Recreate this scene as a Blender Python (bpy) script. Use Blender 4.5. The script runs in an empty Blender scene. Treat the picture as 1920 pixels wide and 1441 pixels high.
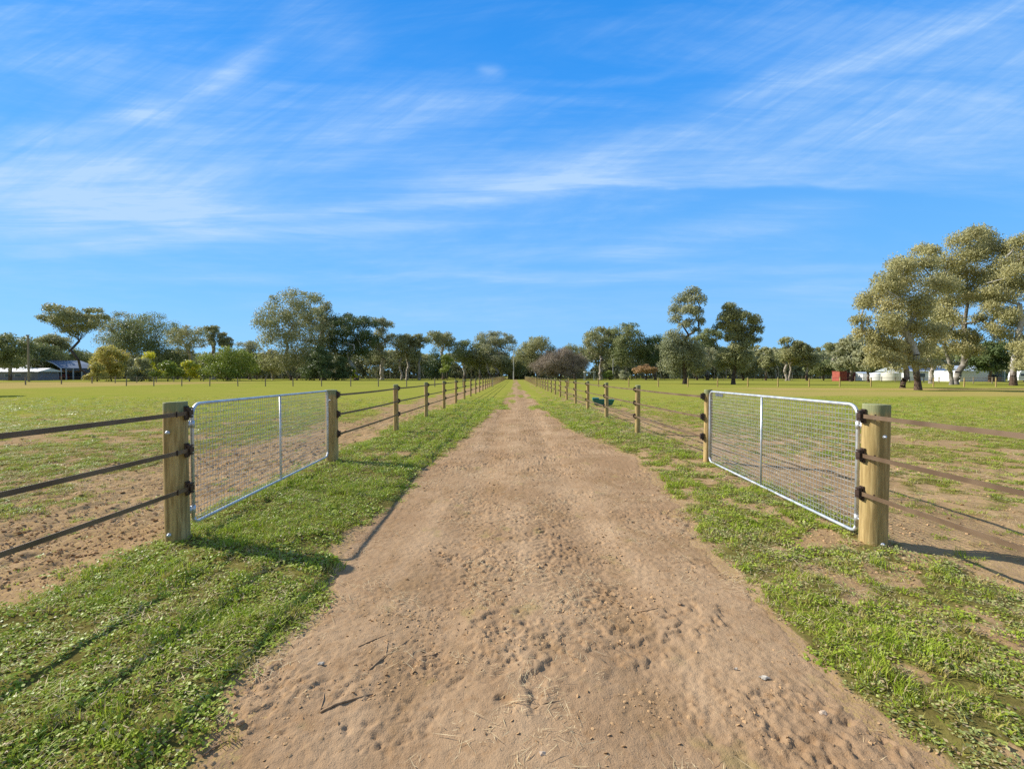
import bpy, math, random
import numpy as np
from mathutils import Vector, Matrix
R = math.radians
rng = np.random.default_rng(7)
random.seed(7)
SC = bpy.context.scene
COL = SC.collection

# ------------------------------------------------------------------ measuring helpers (photograph 1920 x 1441)
F, CX, HY, H = 850.0, 965.0, 703.5, 1.63
def gz(y): return F * H / (y - HY)                 # distance of a ground point
def wx(x, Z): return (x - CX) / F * Z
def wh(y, Z): return H - (y - HY) * Z / F
def G(x, y): Z = gz(y); return wx(x, Z), Z

# ------------------------------------------------------------------ node helpers
class S:
    def __init__(s, nt, o): s.nt, s.o = nt, o
    def _m(s, op, *a, clamp=False):
        n = s.nt.nodes.new('ShaderNodeMath'); n.operation = op; n.use_clamp = clamp
        for i, v in enumerate(a): put(s.nt, n.inputs[i], v)
        return S(s.nt, n.outputs[0])
    def __add__(s, b): return s._m('ADD', s, b)
    __radd__ = __add__
    def __sub__(s, b): return s._m('SUBTRACT', s, b)
    def __rsub__(s, b): return s._m('SUBTRACT', b, s)
    def __mul__(s, b): return s._m('MULTIPLY', s, b)
    __rmul__ = __mul__
    def __truediv__(s, b): return s._m('DIVIDE', s, b)
    def max(s, b): return s._m('MAXIMUM', s, b)
    def min(s, b): return s._m('MINIMUM', s, b)
    def pow(s, b): return s._m('POWER', s, b)
    def exp(s): return s._m('EXPONENT', s)
    def gt(s, b): return s._m('GREATER_THAN', s, b)
    def clamp(s): return s._m('ADD', s, 0.0, clamp=True)
    def ss(s, a, b, lo=0.0, hi=1.0):
        n = s.nt.nodes.new('ShaderNodeMapRange'); n.interpolation_type = 'SMOOTHSTEP'
        put(s.nt, n.inputs[0], s); n.inputs[1].default_value = a; n.inputs[2].default_value = b
        n.inputs[3].default_value = lo; n.inputs[4].default_value = hi
        return S(s.nt, n.outputs[0])
def put(nt, inp, v):
    if isinstance(v, S): nt.links.new(v.o, inp)
    elif isinstance(v, (tuple, list)) and len(v) == 3 and inp.type == 'RGBA': inp.default_value = (*v, 1)
    else: inp.default_value = v
def xyz(v):
    n = v.nt.nodes.new('ShaderNodeSeparateXYZ'); put(v.nt, n.inputs[0], v); return [S(v.nt, o) for o in n.outputs]
def comb(nt, x, y, z):
    n = nt.nodes.new('ShaderNodeCombineXYZ')
    for i, v in enumerate((x, y, z)): put(nt, n.inputs[i], v)
    return S(nt, n.outputs[0])
def mapped(v, scale=(1,1,1), rot=(0,0,0), loc=(0,0,0)):
    n = v.nt.nodes.new('ShaderNodeMapping'); put(v.nt, n.inputs[0], v)
    n.inputs['Scale'].default_value = scale; n.inputs['Rotation'].default_value = rot; n.inputs['Location'].default_value = loc
    return S(v.nt, n.outputs[0])
def noise(v, scale, detail=4, rough=.55, dist=0.0):
    n = v.nt.nodes.new('ShaderNodeTexNoise'); put(v.nt, n.inputs['Vector'], v)
    n.inputs['Scale'].default_value = scale; n.inputs['Detail'].default_value = detail
    n.inputs['Roughness'].default_value = rough; n.inputs['Distortion'].default_value = dist
    return S(v.nt, n.outputs[0])
def voro(v, scale):
    n = v.nt.nodes.new('ShaderNodeTexVoronoi'); put(v.nt, n.inputs['Vector'], v); n.inputs['Scale'].default_value = scale
    return S(v.nt, n.outputs['Distance'])
def mix(f, a, b, nt=None):
    nt = nt or f.nt
    n = nt.nodes.new('ShaderNodeMix'); n.data_type = 'RGBA'
    put(nt, n.inputs[0], f); put(nt, n.inputs[6], a); put(nt, n.inputs[7], b)
    return S(nt, n.outputs[2])
def mul(a, b, nt):
    n = nt.nodes.new('ShaderNodeMix'); n.data_type = 'RGBA'; n.blend_type = 'MULTIPLY'; n.inputs[0].default_value = 1
    put(nt, n.inputs[6], a); put(nt, n.inputs[7], b)
    return S(nt, n.outputs[2])
def attr(nt, name, kind='GEOMETRY'):
    n = nt.nodes.new('ShaderNodeAttribute'); n.attribute_name = name; n.attribute_type = kind
    return S(nt, n.outputs['Fac'])
def bump(h, strength, dist, nrm=None):
    n = h.nt.nodes.new('ShaderNodeBump'); put(h.nt, n.inputs['Height'], h)
    n.inputs['Strength'].default_value = strength; n.inputs['Distance'].default_value = dist
    return S(h.nt, n.outputs[0])
def material(name, fn, rough=.8, metal=0.0, spec=.3):
    m = bpy.data.materials.new(name); m.use_nodes = True; nt = m.node_tree
    b = nt.nodes['Principled BSDF']; b.inputs['Roughness'].default_value = rough; b.inputs['Metallic'].default_value = metal
    b.inputs['Specular IOR Level'].default_value = spec
    tc = nt.nodes.new('ShaderNodeTexCoord')
    o = fn(nt, S(nt, tc.outputs['Object'])) or {}
    for k, v in o.items(): put(nt, b.inputs[k], v)
    return m
def flat(name, c, var=.12, scale=4, rough=.7, metal=0.0, spec=.3, bp=0.0):
    def f(nt, p):
        n = noise(p, scale, 5)
        d = {'Base Color': mix(n.ss(.3, .7), tuple(x*(1-var) for x in c), tuple(min(1, x*(1+var)) for x in c))}
        if bp: d['Normal'] = bump(noise(p, scale*6, 3), .5, bp)
        return d
    return material(name, f, rough, metal, spec)

# ------------------------------------------------------------------ mesh helpers
class MB:
    def __init__(s): s.v, s.f = [], []
    def add(s, vs, fs):
        b = len(s.v); s.v += [tuple(v) for v in vs]; s.f += [tuple(i + b for i in f) for f in fs]; return s
    def box(s, c, d, rz=0.0, taper=1.0):
        cx, cy, cz = c; hx, hy, hz = d[0]/2, d[1]/2, d[2]/2; ca, sa = math.cos(rz), math.sin(rz); vs = []
        for z in (-1, 1):
            k = taper if z < 0 else 1.0
            for x, y in ((-1,-1),(1,-1),(1,1),(-1,1)):
                X, Y = x*hx*k, y*hy*k
                vs.append((cx + X*ca - Y*sa, cy + X*sa + Y*ca, cz + z*hz))
        return s.add(vs, [(3,2,1,0),(4,5,6,7),(0,1,5,4),(1,2,6,5),(2,3,7,6),(3,0,4,7)])
    def tube(s, pts, rad, n=8, cap=True):
        P = [Vector(p) for p in pts]; rs = rad if hasattr(rad, '__len__') else [rad]*len(P)
        b = len(s.v); up = None
        for i, p in enumerate(P):
            t = (P[min(i+1, len(P)-1)] - P[max(i-1, 0)]).normalized()
            if up is None: up = t.orthogonal().normalized()
            up = (up - t*up.dot(t)); up = up.normalized() if up.length > 1e-6 else t.orthogonal().normalized()
            w = t.cross(up)
            for k in range(n):
                a = 2*math.pi*k/n; q = p + (up*math.cos(a) + w*math.sin(a))*rs[i]; s.v.append(tuple(q))
        for i in range(len(P)-1):
            for k in range(n):
                a, c = b+i*n+k, b+i*n+(k+1) % n
                s.f.append((a, c, c+n, a+n))
        if cap:
            s.f.append(tuple(b+k for k in reversed(range(n)))); e = b+(len(P)-1)*n; s.f.append(tuple(e+k for k in range(n)))
        return s
    def build(s, name, mat, parent=None, smooth=False, loc=(0,0,0), bevel=0.0):
        me = bpy.data.meshes.new(name); me.from_pydata(s.v, [], s.f); me.update()
        me.materials.append(mat)
        if smooth: me.shade_smooth() if hasattr(me, 'shade_smooth') else None
        o = bpy.data.objects.new(name, me); COL.objects.link(o); o.parent = parent; o.location = loc
        if bevel:
            md = o.modifiers.new('b', 'BEVEL'); md.width = bevel; md.segments = 2; md.limit_method = 'ANGLE'
        return o
def npmesh(name, V, Fq, mat, smooth=False, attrs=None, flush=True):
    me = bpy.data.meshes.new(name); k = Fq.shape[1]; nf = len(Fq)
    me.vertices.add(len(V)); me.vertices.foreach_set('co', np.ascontiguousarray(V, np.float32).ravel())
    me.loops.add(nf*k); me.loops.foreach_set('vertex_index', np.ascontiguousarray(Fq, np.int32).ravel())
    me.polygons.add(nf); me.polygons.foreach_set('loop_start', np.arange(0, nf*k, k, dtype=np.int32))
    me.polygons.foreach_set('loop_total', np.full(nf, k, np.int32))
    for n, a in (attrs or {}).items():
        at = me.attributes.new(n, 'FLOAT', 'POINT'); at.data.foreach_set('value', np.ascontiguousarray(a, np.float32))
    me.update(calc_edges=True)
    me.polygons.foreach_set('use_smooth', np.full(nf, smooth, bool))
    me.materials.append(mat)
    return me
def tag(o, label=None, cat=None, group=None, kind=None):
    for k, v in (('label', label), ('category', cat), ('group', group), ('kind', kind)):
        if v: o[k] = v
    return o
def empty(name, loc, label, cat, group=None, rz=0.0):
    o = bpy.data.objects.new(name, None); COL.objects.link(o); o.location = loc; o.rotation_euler = (0, 0, rz)
    o.empty_display_size = .2
    return tag(o, label, cat, group)
def link(name, me, parent=None, loc=(0,0,0)):
    o = bpy.data.objects.new(name, me); COL.objects.link(o); o.parent = parent; o.location = loc; return o

# ------------------------------------------------------------------ noise in numpy
TB = rng.random((256, 256))
def vn(x, y):
    xi = np.floor(x).astype(np.int64); yi = np.floor(y).astype(np.int64); fx, fy = x-xi, y-yi
    fx = fx*fx*(3-2*fx); fy = fy*fy*(3-2*fy)
    a = TB[xi & 255, yi & 255]; b = TB[(xi+1) & 255, yi & 255]; c = TB[xi & 255, (yi+1) & 255]; d = TB[(xi+1) & 255, (yi+1) & 255]
    return (a*(1-fx)+b*fx)*(1-fy) + (c*(1-fx)+d*fx)*fy
def fbm(x, y, s, o=4, off=0.0):
    r = 0; a = 1.0; t = 0
    for i in range(o):
        ca, sa = math.cos(1.1*i+off), math.sin(1.1*i+off)
        r = r + a*vn((x*ca-y*sa)/s + 37.3*i+off*11, (x*sa+y*ca)/s + 11.7*i+off*5); t += a; a *= .5; s /= 2.03
    return r/t
def sst(a, b, x):
    t = np.clip((x-a)/(b-a), 0, 1); return t*t*(3-2*t)
def worley(x, y, s, off=0):
    X, Y = x/s, y/s; xi = np.floor(X).astype(np.int64); yi = np.floor(Y).astype(np.int64); d = np.full(X.shape, 9.0)
    for i in (-1, 0, 1):
        for j in (-1, 0, 1):
            a, b = xi+i, yi+j
            px = a + TB[(a+off) & 255, b & 255]; py = b + TB[(a+91+off) & 255, (b+57) & 255]
            d = np.minimum(d, np.hypot(X-px, Y-py))
    return d
def XL(y): return np.interp(y, [0, 1.88, 2.35, 3.6, 4.1, 8, 11, 14, 20, 30, 60, 200], [-1.1, -1.20, -1.33, -1.46, -1.55, -1.5, -1.3, -1.15, -.95, -.65, -.4, -.5])
def XR(y): return np.interp(y, [0, 1.6, 1.88, 2.18, 2.9, 4.7, 8, 10, 14, 20, 30, 60, 200], [2.1, 2.0, 1.83, 1.66, 1.72, 1.88, 2.35, 2.2, 1.6, 1.4, 1.25, .9, .9])
def tside(x, y):                                         # metres outside the bare wheel track (negative: on it)
    w = (fbm(x, y, .9, 4, 1.0)-.5)*.48 + (fbm(x, y, .16, 2, 2.0)-.5)*.16
    return np.maximum(XL(y)-x, x-XR(y)) + w
def green(x, y):                                         # 1 = closed grass cover, 0 = bare soil
    g = sst(-.05, .22, tside(x, y))
    # grass creeping over the track farther down the lane
    far = sst(12, 40, y); ctr = np.exp(-((x-.3)/.75)**2); th = .64-.24*far+.24*ctr*(1-sst(60, 140, y)*.35)
    g = np.maximum(g, sst(.1, .35, far)*sst(th-.07, th+.07, fbm(x*1.5, y*.25, 1.0, 4, 3.0))*.9)
    n1 = fbm(x, y, 1.6, 4, 4.0); n2 = fbm(x, y, .35, 3, 5.0); n3 = fbm(x, y, 7.0, 3, 6.0)
    # worn strip outside the left fence
    q = x + (fbm(x*.4, y*.4, 1.0, 3, 7.0)-.5)*1.0
    wl = np.interp(y, [0, 5, 9, 14, 25, 60, 150], [-4.7, -4.9, -5.1, -5.3, -5.2, -4.8, -4.5])
    strip = sst(-3.45, -3.85, q)*(1-sst(0, -2.2, q-wl+(n1-.5)*2.5))
    g = g*(1-strip*np.clip(1.35-.9*n2-.25*sst(40, 90, y), 0, 1))
    # worn, patchy ground outside the right fence
    wr = np.interp(y, [0, 5, 12, 25, 60, 150], [4.8, 4.9, 4.3, 4.0, 3.9, 3.8])
    stripr = sst(3.5, 3.95, x+(n2-.5)*.5)*(1-sst(0, 2.6, x-wr+(n1-.5)*2.0))
    g = g*(1-stripr*np.clip(1.35-1.1*n2-.45*sst(12, 40, y), 0, 1))
    # bare patches in both paddocks
    pd = sst(5.5, 9.5, np.abs(x)); patch = sst(.53, .63, n1*.55+n2*.3+n3*.15+.05*sst(14, 5, y))*(1-sst(14, 35, y)*.85)
    g = g*(1-.75*pd*patch)
    n4 = fbm(x, y, .22, 3, 24.0)
    g = g*(1-.62*sst(3.6, 4.4, np.abs(x))*sst(.46, .60, n4*.6+n2*.4)*(1-sst(9, 22, y)))
    vp = sst(.50, .62, n1*.4+n4*.6)*sst(1.7, 2.3, np.abs(x))*np.where(x > 0, .80, .25)*(1-pd)
    g = g*(1-vp)
    for (cx, cy, rx, ry, k) in ((3.05, 4.35, .38, .16, .95), (3.25, 8.35, .5, .3, .8), (-2.55, 9.2, .8, .5, .75), (-3.75, 4.6, .4, .4, .9), (-2.75, 13.8, .5, .8, .6),
                                (2.2, 3.55, .35, .3, .55), (2.85, 3.1, .3, .22, .55)):
        g = g*(1-k*np.exp(-((x-cx)/rx)**2-((y-cy)/ry)**2))
    return np.clip(g, 0, 1)
def rough_mask(x, y):
    a = fbm(x, y, 1.1, 3, 8.0); b = fbm(x, y, .4, 2, 9.0)
    rut = np.exp(-((x+.48+.12*np.sin(y*.7))/.26)**2) + np.exp(-((x-.72-.1*np.sin(y*.5+1))/.3)**2)
    return np.clip(.12 + sst(.40, .60, .6*a+.4*b)*.85 + rut*.45 + sst(3.4, 2.2, y)*.25*sst(.4, .6, a), 0, 1.2)
def height(x, y):
    near = 1-sst(25, 60, np.hypot(x, y))
    t = tside(x, y)
    h = (fbm(x, y, 2.6, 3, 10.0)-.5)*.05*near
    h = h + .050*(fbm(x, y, .26, 4, 25.0)-.42)*sst(0, .35, t)*near*(1-sst(12, 25, y))
    h = h + .035*sst(-.1, .5, t)*(1-sst(3.2, 4.2, np.abs(x)))*near
    h = h - .02*near*(np.exp(-((x+.5)/.25)**2)+np.exp(-((x-.75)/.28)**2))
    bare = 1-green(x, y)
    rm = rough_mask(x, y)*bare*near
    left = sst(-3.6, -4.1, x)*near*bare
    R1 = np.abs(fbm(x, y, .30, 4, 17.0)-.5); R2 = np.abs(fbm(x, y, .085, 3, 15.0)-.5); R3 = np.abs(fbm(x, y*.8, .034, 2, 16.0)-.5)
    hp = sst(.55, .70, fbm(x, y, .8, 2, 28.0))                # churned patches with broken crust
    cm = sst(.40, .62, fbm(x, y*.6, .55, 4, 35.0))*sst(.30, .55, fbm(x, y, .16, 3, 36.0))     # where the crust is broken
    h = h + rm*cm*(.008 - R2*.046 - R3*.028) + bare*near*(-R1*.014 - R3*.004)
    h = h - bare*near*.0065*sst(.66, .80, fbm(x, y, .045, 2, 37.0))*(.4+cm) + bare*near*.004*sst(.70, .82, fbm(x, y, .036, 2, 38.0))*(.3+cm)
    h = h + hp*bare*near*(.012*sst(.47, .50, fbm(x, y, .10, 3, 29.0)) - .010*np.clip(1-worley(x, y, .13)*2.8, 0, 1))
    h = h - bare*near*.0012*(np.sin(x*46+np.sin(y*1.3)*1.2)*.5+.5)*sst(.48, .62, fbm(x*3, y*.5, 1.0, 2, 33.0))   # scraped lengthwise marks
    h = h + bare*near*(fbm(x, y, .026, 2, 18.0)-.5)*.007*(.5+rm)
    h = h + left*((fbm(x, y, .18, 3, 12.0)-.5)*.04 - np.abs(fbm(x, y, .09, 3, 19.0)-.5)*.09 - .03*np.clip(1-worley(x, y, .2, 9)*1.7, 0, 1))
    h = h + bare*near*(fbm(x, y, .05, 2, 13.0)-.5)*.006
    # tyre lugs
    lug = np.clip(np.sin((y + np.abs(((x*5.0) % 1)-.5)*.12)*2*math.pi/.085), 0, 1)
    h = h - lug*bare*near*.007*(np.exp(-((x-.28)/.10)**4)+np.exp(-((x+.62)/.11)**4))*sst(.4, .5, fbm(x, y, 1.3, 2, 14.0))*sst(2.4, 3.6, y)
    return h
# ------------------------------------------------------------------ ground and track
def soil_nodes(nt, p, dark=1.0):
    n1 = noise(p, .9, 5, .6); n2 = noise(p, 7, 6, .65); n3 = noise(p, 45, 4, .7)
    c = mix(n1.ss(.35, .65), (.300*dark, .192*dark, .107*dark), (.378*dark, .254*dark, .147*dark))
    c = mix(n2.ss(.50, .72)*.55, c, (.27*dark, .155*dark, .074*dark))
    c = mix(noise(p, 19, 5, .7).ss(.54, .66)*.42, c, (.24*dark, .135*dark, .062*dark))
    c = mix(n3.ss(.58, .74)*.5, c, (.50*dark, .34*dark, .19*dark))
    return c, n2, n3
def track_mat(nt, p):
    c, n2, n3 = soil_nodes(nt, p)
    g = attr(nt, 'green')
    x, y, z = xyz(p)
    # damp olive patches and a fine scatter of short straw
    st = noise(mapped(p, (30, 6, 1), (0, 0, .5)), 3, 3, .6).ss(.66, .72)
    c = mix(st*.5, c, (.56, .42, .22))
    wb = (((x-.02)*(x-.02)*-14.0).exp() + ((x-.95)*(x-.95)*-12.0).exp() + ((x+.85)*(x+.85)*-22.0).exp())*noise(mapped(p, (2.2, .35, 1)), 1.0, 5, .6).ss(.42, .62)
    c = mix(wb.clamp()*.45, c, (.50, .345, .205))
    sp = noise(p, 62, 4, .75).ss(.60, .68)*noise(p, 2.6, 4, .6).ss(.42, .58)
    c = mix(sp*.55, c, (.17, .10, .048))
    scr = noise(mapped(p, (16, 1.2, 1), (0, 0, .04)), 1.6, 4, .65).ss(.56, .68)*noise(p, 1.1, 3).ss(.45, .6)
    c = mix(scr*.35, c, (.23, .145, .072))
    wet = noise(mapped(p, (1.3, .7, 1)), 1.5, 5, .62).ss(.50, .64)
    c = mix(wet*.50, c, (.235, .145, .070))
    moss = noise(mapped(p, (1, .8, 1), loc=(3.1, 1.7, 0)), 2.3, 5, .6).ss(.60, .70)
    c = mix(moss*.40, c, (.27, .22, .075))
    gg = (g*1.1 + (noise(p, 22, 3)-.5)*.5).ss(.35, .6)
    c = mix(gg*.85, c, mix(noise(p, 3, 4).ss(.35, .65), (.17, .19, .028), (.26, .25, .05)))
    return {'Base Color': c, 'Normal': bump(n3*.6+noise(p, 130, 3)*.4+n2*.5, .9, .010), 'Roughness': 1.0, 'Specular IOR Level': 0.0}
def ground_mat(nt, p):
    c, n2, n3 = soil_nodes(nt, p, .93)
    x, y, z = xyz(p)
    g = attr(nt, 'green')
    dist = (x*x + y*y).pow(.5)
    farn = dist.ss(12, 60)
    straw = mix(noise(p, 1.3, 4).ss(.4, .65), (.34, .235, .085), (.42, .30, .12))
    st = noise(mapped(p, (22, 9, 1), (0, 0, .3)), 3, 4, .65).ss(.44, .60)
    c = mix(st*.65, c, straw)
    big = noise(mapped(p, (.05, .10, 1)), 1.0, 4, .6); mid = noise(mapped(p, (.35, .6, 1)), 1.0, 5, .65); fine = noise(p, 9, 5, .7); tiny = noise(p, 40, 3, .7)
    ga = mix(fine.ss(.30, .70), (.195, .215, .030), (.29, .285, .052))
    ga = mix(mid.ss(.40, .68)*.60, ga, (.31, .270, .062))
    ga = mix(big.ss(.45, .70)*.50, ga, (.215, .245, .035))
    ga = mix(tiny.ss(.55, .75)*.35*(1.0-farn), ga, (.090, .115, .018))
    # tired yellow bands in the far paddocks
    def band(x0, x1, y0, y1, k):
        s = 4.0
        return ((x-x0+(mid-.5)*30).ss(-s, s)*(1.0-(x-x1).ss(-s, s))*(y-y0+(mid-.5)*9).ss(-2, 2)*(1.0-(y-y1+(big-.5)*12).ss(-3, 3)))*k
    stk = noise(mapped(p, (.22, .9, 1)), 1.0, 6, .68)
    ga = mix(stk.ss(.50, .68)*.55, ga, mix(fine.ss(.4, .6), (.33, .255, .085), (.26, .235, .06)))
    ga = mix(noise(mapped(p, (.5, 1.6, 1)), 1.0, 5, .7).ss(.56, .72)*.35, ga, (.13, .165, .03))
    ga = mix(dist.ss(26, 9)*.85, ga, mix(fine.ss(.4, .6), (.10, .075, .028), (.15, .125, .040)))
    dry = (band(-200, -62, 46, 110, .75) + band(20, 90, 36, 47, .6) + band(27, 90, 50, 58, .85)).clamp()
    ga = mix(dry, ga, mix(fine.ss(.4, .6), (.42, .29, .12), (.34, .25, .085)))
    gm = (g + (fine-.5)*.55 + (tiny-.5)*.35*(1.0-farn)).ss(.32, .62)
    c = mix(gm, c, ga)
    return {'Base Color': c, 'Normal': bump(fine*.5+tiny*.5, .8, .02), 'Roughness': 1.0, 'Specular IOR Level': 0.0}
MG = material('ground', ground_mat, .95, spec=.1)
MT = material('track', track_mat, 1.0, spec=.08)

def grid(xs, ys, hf):
    X, Y = np.meshgrid(xs, ys); x, y = X.ravel(), Y.ravel(); z = hf(x, y)
    nx, ny = len(xs), len(ys); i = (np.arange(ny-1)[:, None]*nx + np.arange(nx-1)[None, :]).ravel()
    return x, y, z, np.stack([i, i+1, i+1+nx, i+nx], 1)
def grow(a, b, d0, k, end):
    out = list(np.arange(a, b, d0)); d = d0
    while out[-1] < end: d *= k; out.append(out[-1]+d)
    return out
xs = np.array(sorted(set([-v for v in grow(0.028, 9, .028, 1.09, 1500)] + grow(0, 9, .028, 1.09, 1500))))
ys = np.array([-1500, -700, -300, -120, -60, -30, -15, -8, -5, -3, -2, -1.2, -.6, 0, .5, .9] + grow(1.2, 9, .028, 1.03, 2500))
x, y, z, fq = grid(xs, ys, height)
ts = tside(x, y)
z = z - np.where((y > .9) & (y < 160) & (np.abs(x) < 3.2), .035*sst(-.12, -.24, ts), 0)
me = npmesh('ground', np.stack([x, y, z], 1), fq, MG, True, {'green': green(x, y)})
tag(link('ground', me), kind='structure', label='flat grassy paddocks and verges either side of the dirt track')
xs = np.arange(-2.3, 3.0, .0105)
ys = np.array([0, .3, .6, .9, 1.2] + grow(1.4, 4.6, .0105, 1.0105, 175))
ys = ys[ys < 178]
def hts(x, y):
    t = tside(x, y); return height(x, y) + .004 - .05*sst(-.06, .10, t)
x, y, z, fq = grid(xs, ys, hts)
ts = tside(x, y)
keep = (ts[fq] < .12).any(1); fq = fq[keep]
used = np.zeros(len(x), bool); used[fq.ravel()] = True; rm = np.cumsum(used)-1
me = npmesh('dirt_track', np.stack([x, y, z], 1)[used], rm[fq], MT, True, {'green': green(x, y)[used]})
tag(link('dirt_track', me), kind='structure', label='bare brown dirt track worn along the middle of the grassy lane')

# ------------------------------------------------------------------ ground cover, instanced on points
def leafmat(name, c1, c2, c3, transl=.25, rough=.55, attrname='tint', spec=.2, dead=0):
    m = bpy.data.materials.new(name); m.use_nodes = True; nt = m.node_tree
    b = nt.nodes['Principled BSDF']; b.inputs['Roughness'].default_value = rough; b.inputs['Specular IOR Level'].default_value = spec
    if attrname: t = attr(nt, attrname)
    else:
        n = nt.nodes.new('ShaderNodeObjectInfo'); t = (S(nt, n.outputs['Random'])*.5 + attr(nt, 'tint')*.72 - .08).clamp()
    c = mix(t.ss(0, .6), c1, c2); c = mix(t.ss(.68, 1.0), c, c3)
    if dead: c = mix(attr(nt, 'tint').gt(1-dead), c, (.46, .36, .19))
    put(nt, b.inputs['Base Color'], c)
    tr = nt.nodes.new('ShaderNodeBsdfTranslucent'); put(nt, tr.inputs[0], c)
    mx = nt.nodes.new('ShaderNodeMixShader'); mx.inputs[0].default_value = transl
    nt.links.new(b.outputs[0], mx.inputs[1]); nt.links.new(tr.outputs[0], mx.inputs[2])
    nt.links.new(mx.outputs[0], nt.nodes['Material Output'].inputs[0])
    return m
M_CLOV = leafmat('clover_leaf', (.240, .330, .026), (.350, .420, .045), (.470, .500, .120), .3, .45, None, dead=.06)
M_GRAS = leafmat('grass_blade', (.240, .345, .018), (.370, .455, .038), (.510, .480, .130), .35, .5, None, dead=.10)
M_GREY = leafmat('dull_herb', (.26, .31, .085), (.37, .40, .13), (.48, .47, .20), .25, .6, None, dead=.22)
M_DRY = leafmat('dry_grass_blade', (.34, .32, .055), (.45, .39, .10), (.52, .40, .17), .3, .6, None, dead=.3)
M_STRAW = leafmat('straw', (.50, .38, .20), (.66, .52, .30), (.32, .22, .12), .1, .7, None)
M_CLOD = flat('soil_clod', (.47, .30, .155), .15, 30, 1.0, spec=.05, bp=.004)

def leaf_quads(C, A, N, L, W):
    A = A/np.linalg.norm(A, axis=1, keepdims=True); B = np.cross(A, N); B /= np.linalg.norm(B, axis=1, keepdims=True)+1e-9
    L = L[:, None]; W = W[:, None]
    V = np.stack([C-A*L, C+B*W+A*L*.1, C+A*L, C-B*W+A*L*.1], 1).reshape(-1, 3)
    return V, np.arange(len(V)).reshape(-1, 4)
def proto(name, kind, seed):
    r = np.random.default_rng(seed)
    if kind in ('clover', 'herb'):
        n = 34; a = r.random(n)*6.28; d = np.sqrt(r.random(n))*.062
        hh = (.006 + .026*r.random(n))*(1.15-d/.09)
        C = np.stack([d*np.cos(a), d*np.sin(a), hh], 1)
        A = np.stack([np.cos(a+r.normal(0, .9, n)), np.sin(a+r.normal(0, .9, n)), r.normal(.15, .35, n)], 1)
        N = np.stack([r.normal(0, .45, n), r.normal(0, .45, n), np.ones(n)], 1)
        L = .0055+.006*r.random(n); W = L*(.55 if kind == 'herb' else .8)
        V, Fq = leaf_quads(C, A, N, L, W)
        return npmesh(name, V, Fq, M_GREY if kind == 'herb' else M_CLOV, attrs={'tint': np.repeat(r.random(n), 4)})
    if kind in ('grass', 'drygrass'):
        n = 26; V = []; Fq = []
        for i in range(n):
            a, d = r.random()*6.28, math.sqrt(r.random())*.05; bx, by = d*math.cos(a), d*math.sin(a)
            l = (.03+.045*r.random())*(.75 if kind == 'drygrass' else 1); az = r.random()*6.28; lean = (.2+.8*r.random())*(1.25 if kind == 'drygrass' else 1); w = .0016+.0012*r.random()
            px, py = -math.sin(az)*w, math.cos(az)*w; b = len(V)
            for t, k in ((0, 1), (.5, .9), (1, .12)):
                cx = bx+math.cos(az)*l*lean*t*t*.9; cy = by+math.sin(az)*l*lean*t*t*.9; cz = l*t*(1-.35*lean*t)
                V += [(cx-px*k, cy-py*k, cz), (cx+px*k, cy+py*k, cz)]
            Fq += [(b, b+1, b+3, b+2), (b+2, b+3, b+5, b+4)]
        return npmesh(name, np.array(V), np.array(Fq), M_DRY if kind == 'drygrass' else M_GRAS, attrs={'tint': np.repeat(r.random(n), 6)})
    if kind == 'straw':
        n = 14; C = np.stack([r.normal(0, .05, n), r.normal(0, .05, n), .006+.01*r.random(n)], 1)
        a = r.random(n)*6.28; A = np.stack([np.cos(a), np.sin(a), r.normal(0, .08, n)], 1); N = np.tile([0, 0, 1.0], (n, 1))
        V, Fq = leaf_quads(C, A, N, .012+.065*r.random(n)**2.5, np.full(n, .0016))
        return npmesh(name, V, Fq, M_STRAW, attrs={'tint': np.repeat(r.random(n), 4)})
        return npmesh(name, V, Fq, M_STRAW)
    if kind == 'clod':
        b = MB(); n = 7; rows = 4; V = [(0, 0, .8)]; Fq = []
        import bmesh
        bm = bmesh.new(); bmesh.ops.create_icosphere(bm, subdivisions=2, radius=1)
        for v in bm.verts: v.co *= 1+.35*(r.random()-.5); v.co.z *= .6
        me = bpy.data.meshes.new(name); bm.to_mesh(me); bm.free(); me.materials.append(M_CLOD); return me
def gn_group(name, coll):
    ng = bpy.data.node_groups.new(name, 'GeometryNodeTree')
    ng.interface.new_socket('Geometry', in_out='INPUT', socket_type='NodeSocketGeometry')
    ng.interface.new_socket('Geometry', in_out='OUTPUT', socket_type='NodeSocketGeometry')
    i = ng.nodes.new('NodeGroupInput'); o = ng.nodes.new('NodeGroupOutput')
    ip = ng.nodes.new('GeometryNodeInstanceOnPoints'); ci = ng.nodes.new('GeometryNodeCollectionInfo')
    ci.inputs[0].default_value = coll; ci.inputs['Separate Children'].default_value = True; ci.inputs['Reset Children'].default_value = True
    def na(n, t):
        x = ng.nodes.new('GeometryNodeInputNamedAttribute'); x.data_type = t; x.inputs[0].default_value = n; return x.outputs[0]
    ng.links.new(i.outputs[0], ip.inputs['Points']); ng.links.new(ci.outputs[0], ip.inputs['Instance'])
    ip.inputs['Pick Instance'].default_value = True
    ng.links.new(na('variant', 'INT'), ip.inputs['Instance Index'])
    ng.links.new(na('rot', 'FLOAT_VECTOR'), ip.inputs['Rotation']); ng.links.new(na('scl', 'FLOAT_VECTOR'), ip.inputs['Scale'])
    ng.links.new(ip.outputs[0], o.inputs[0]); return ng
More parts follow.
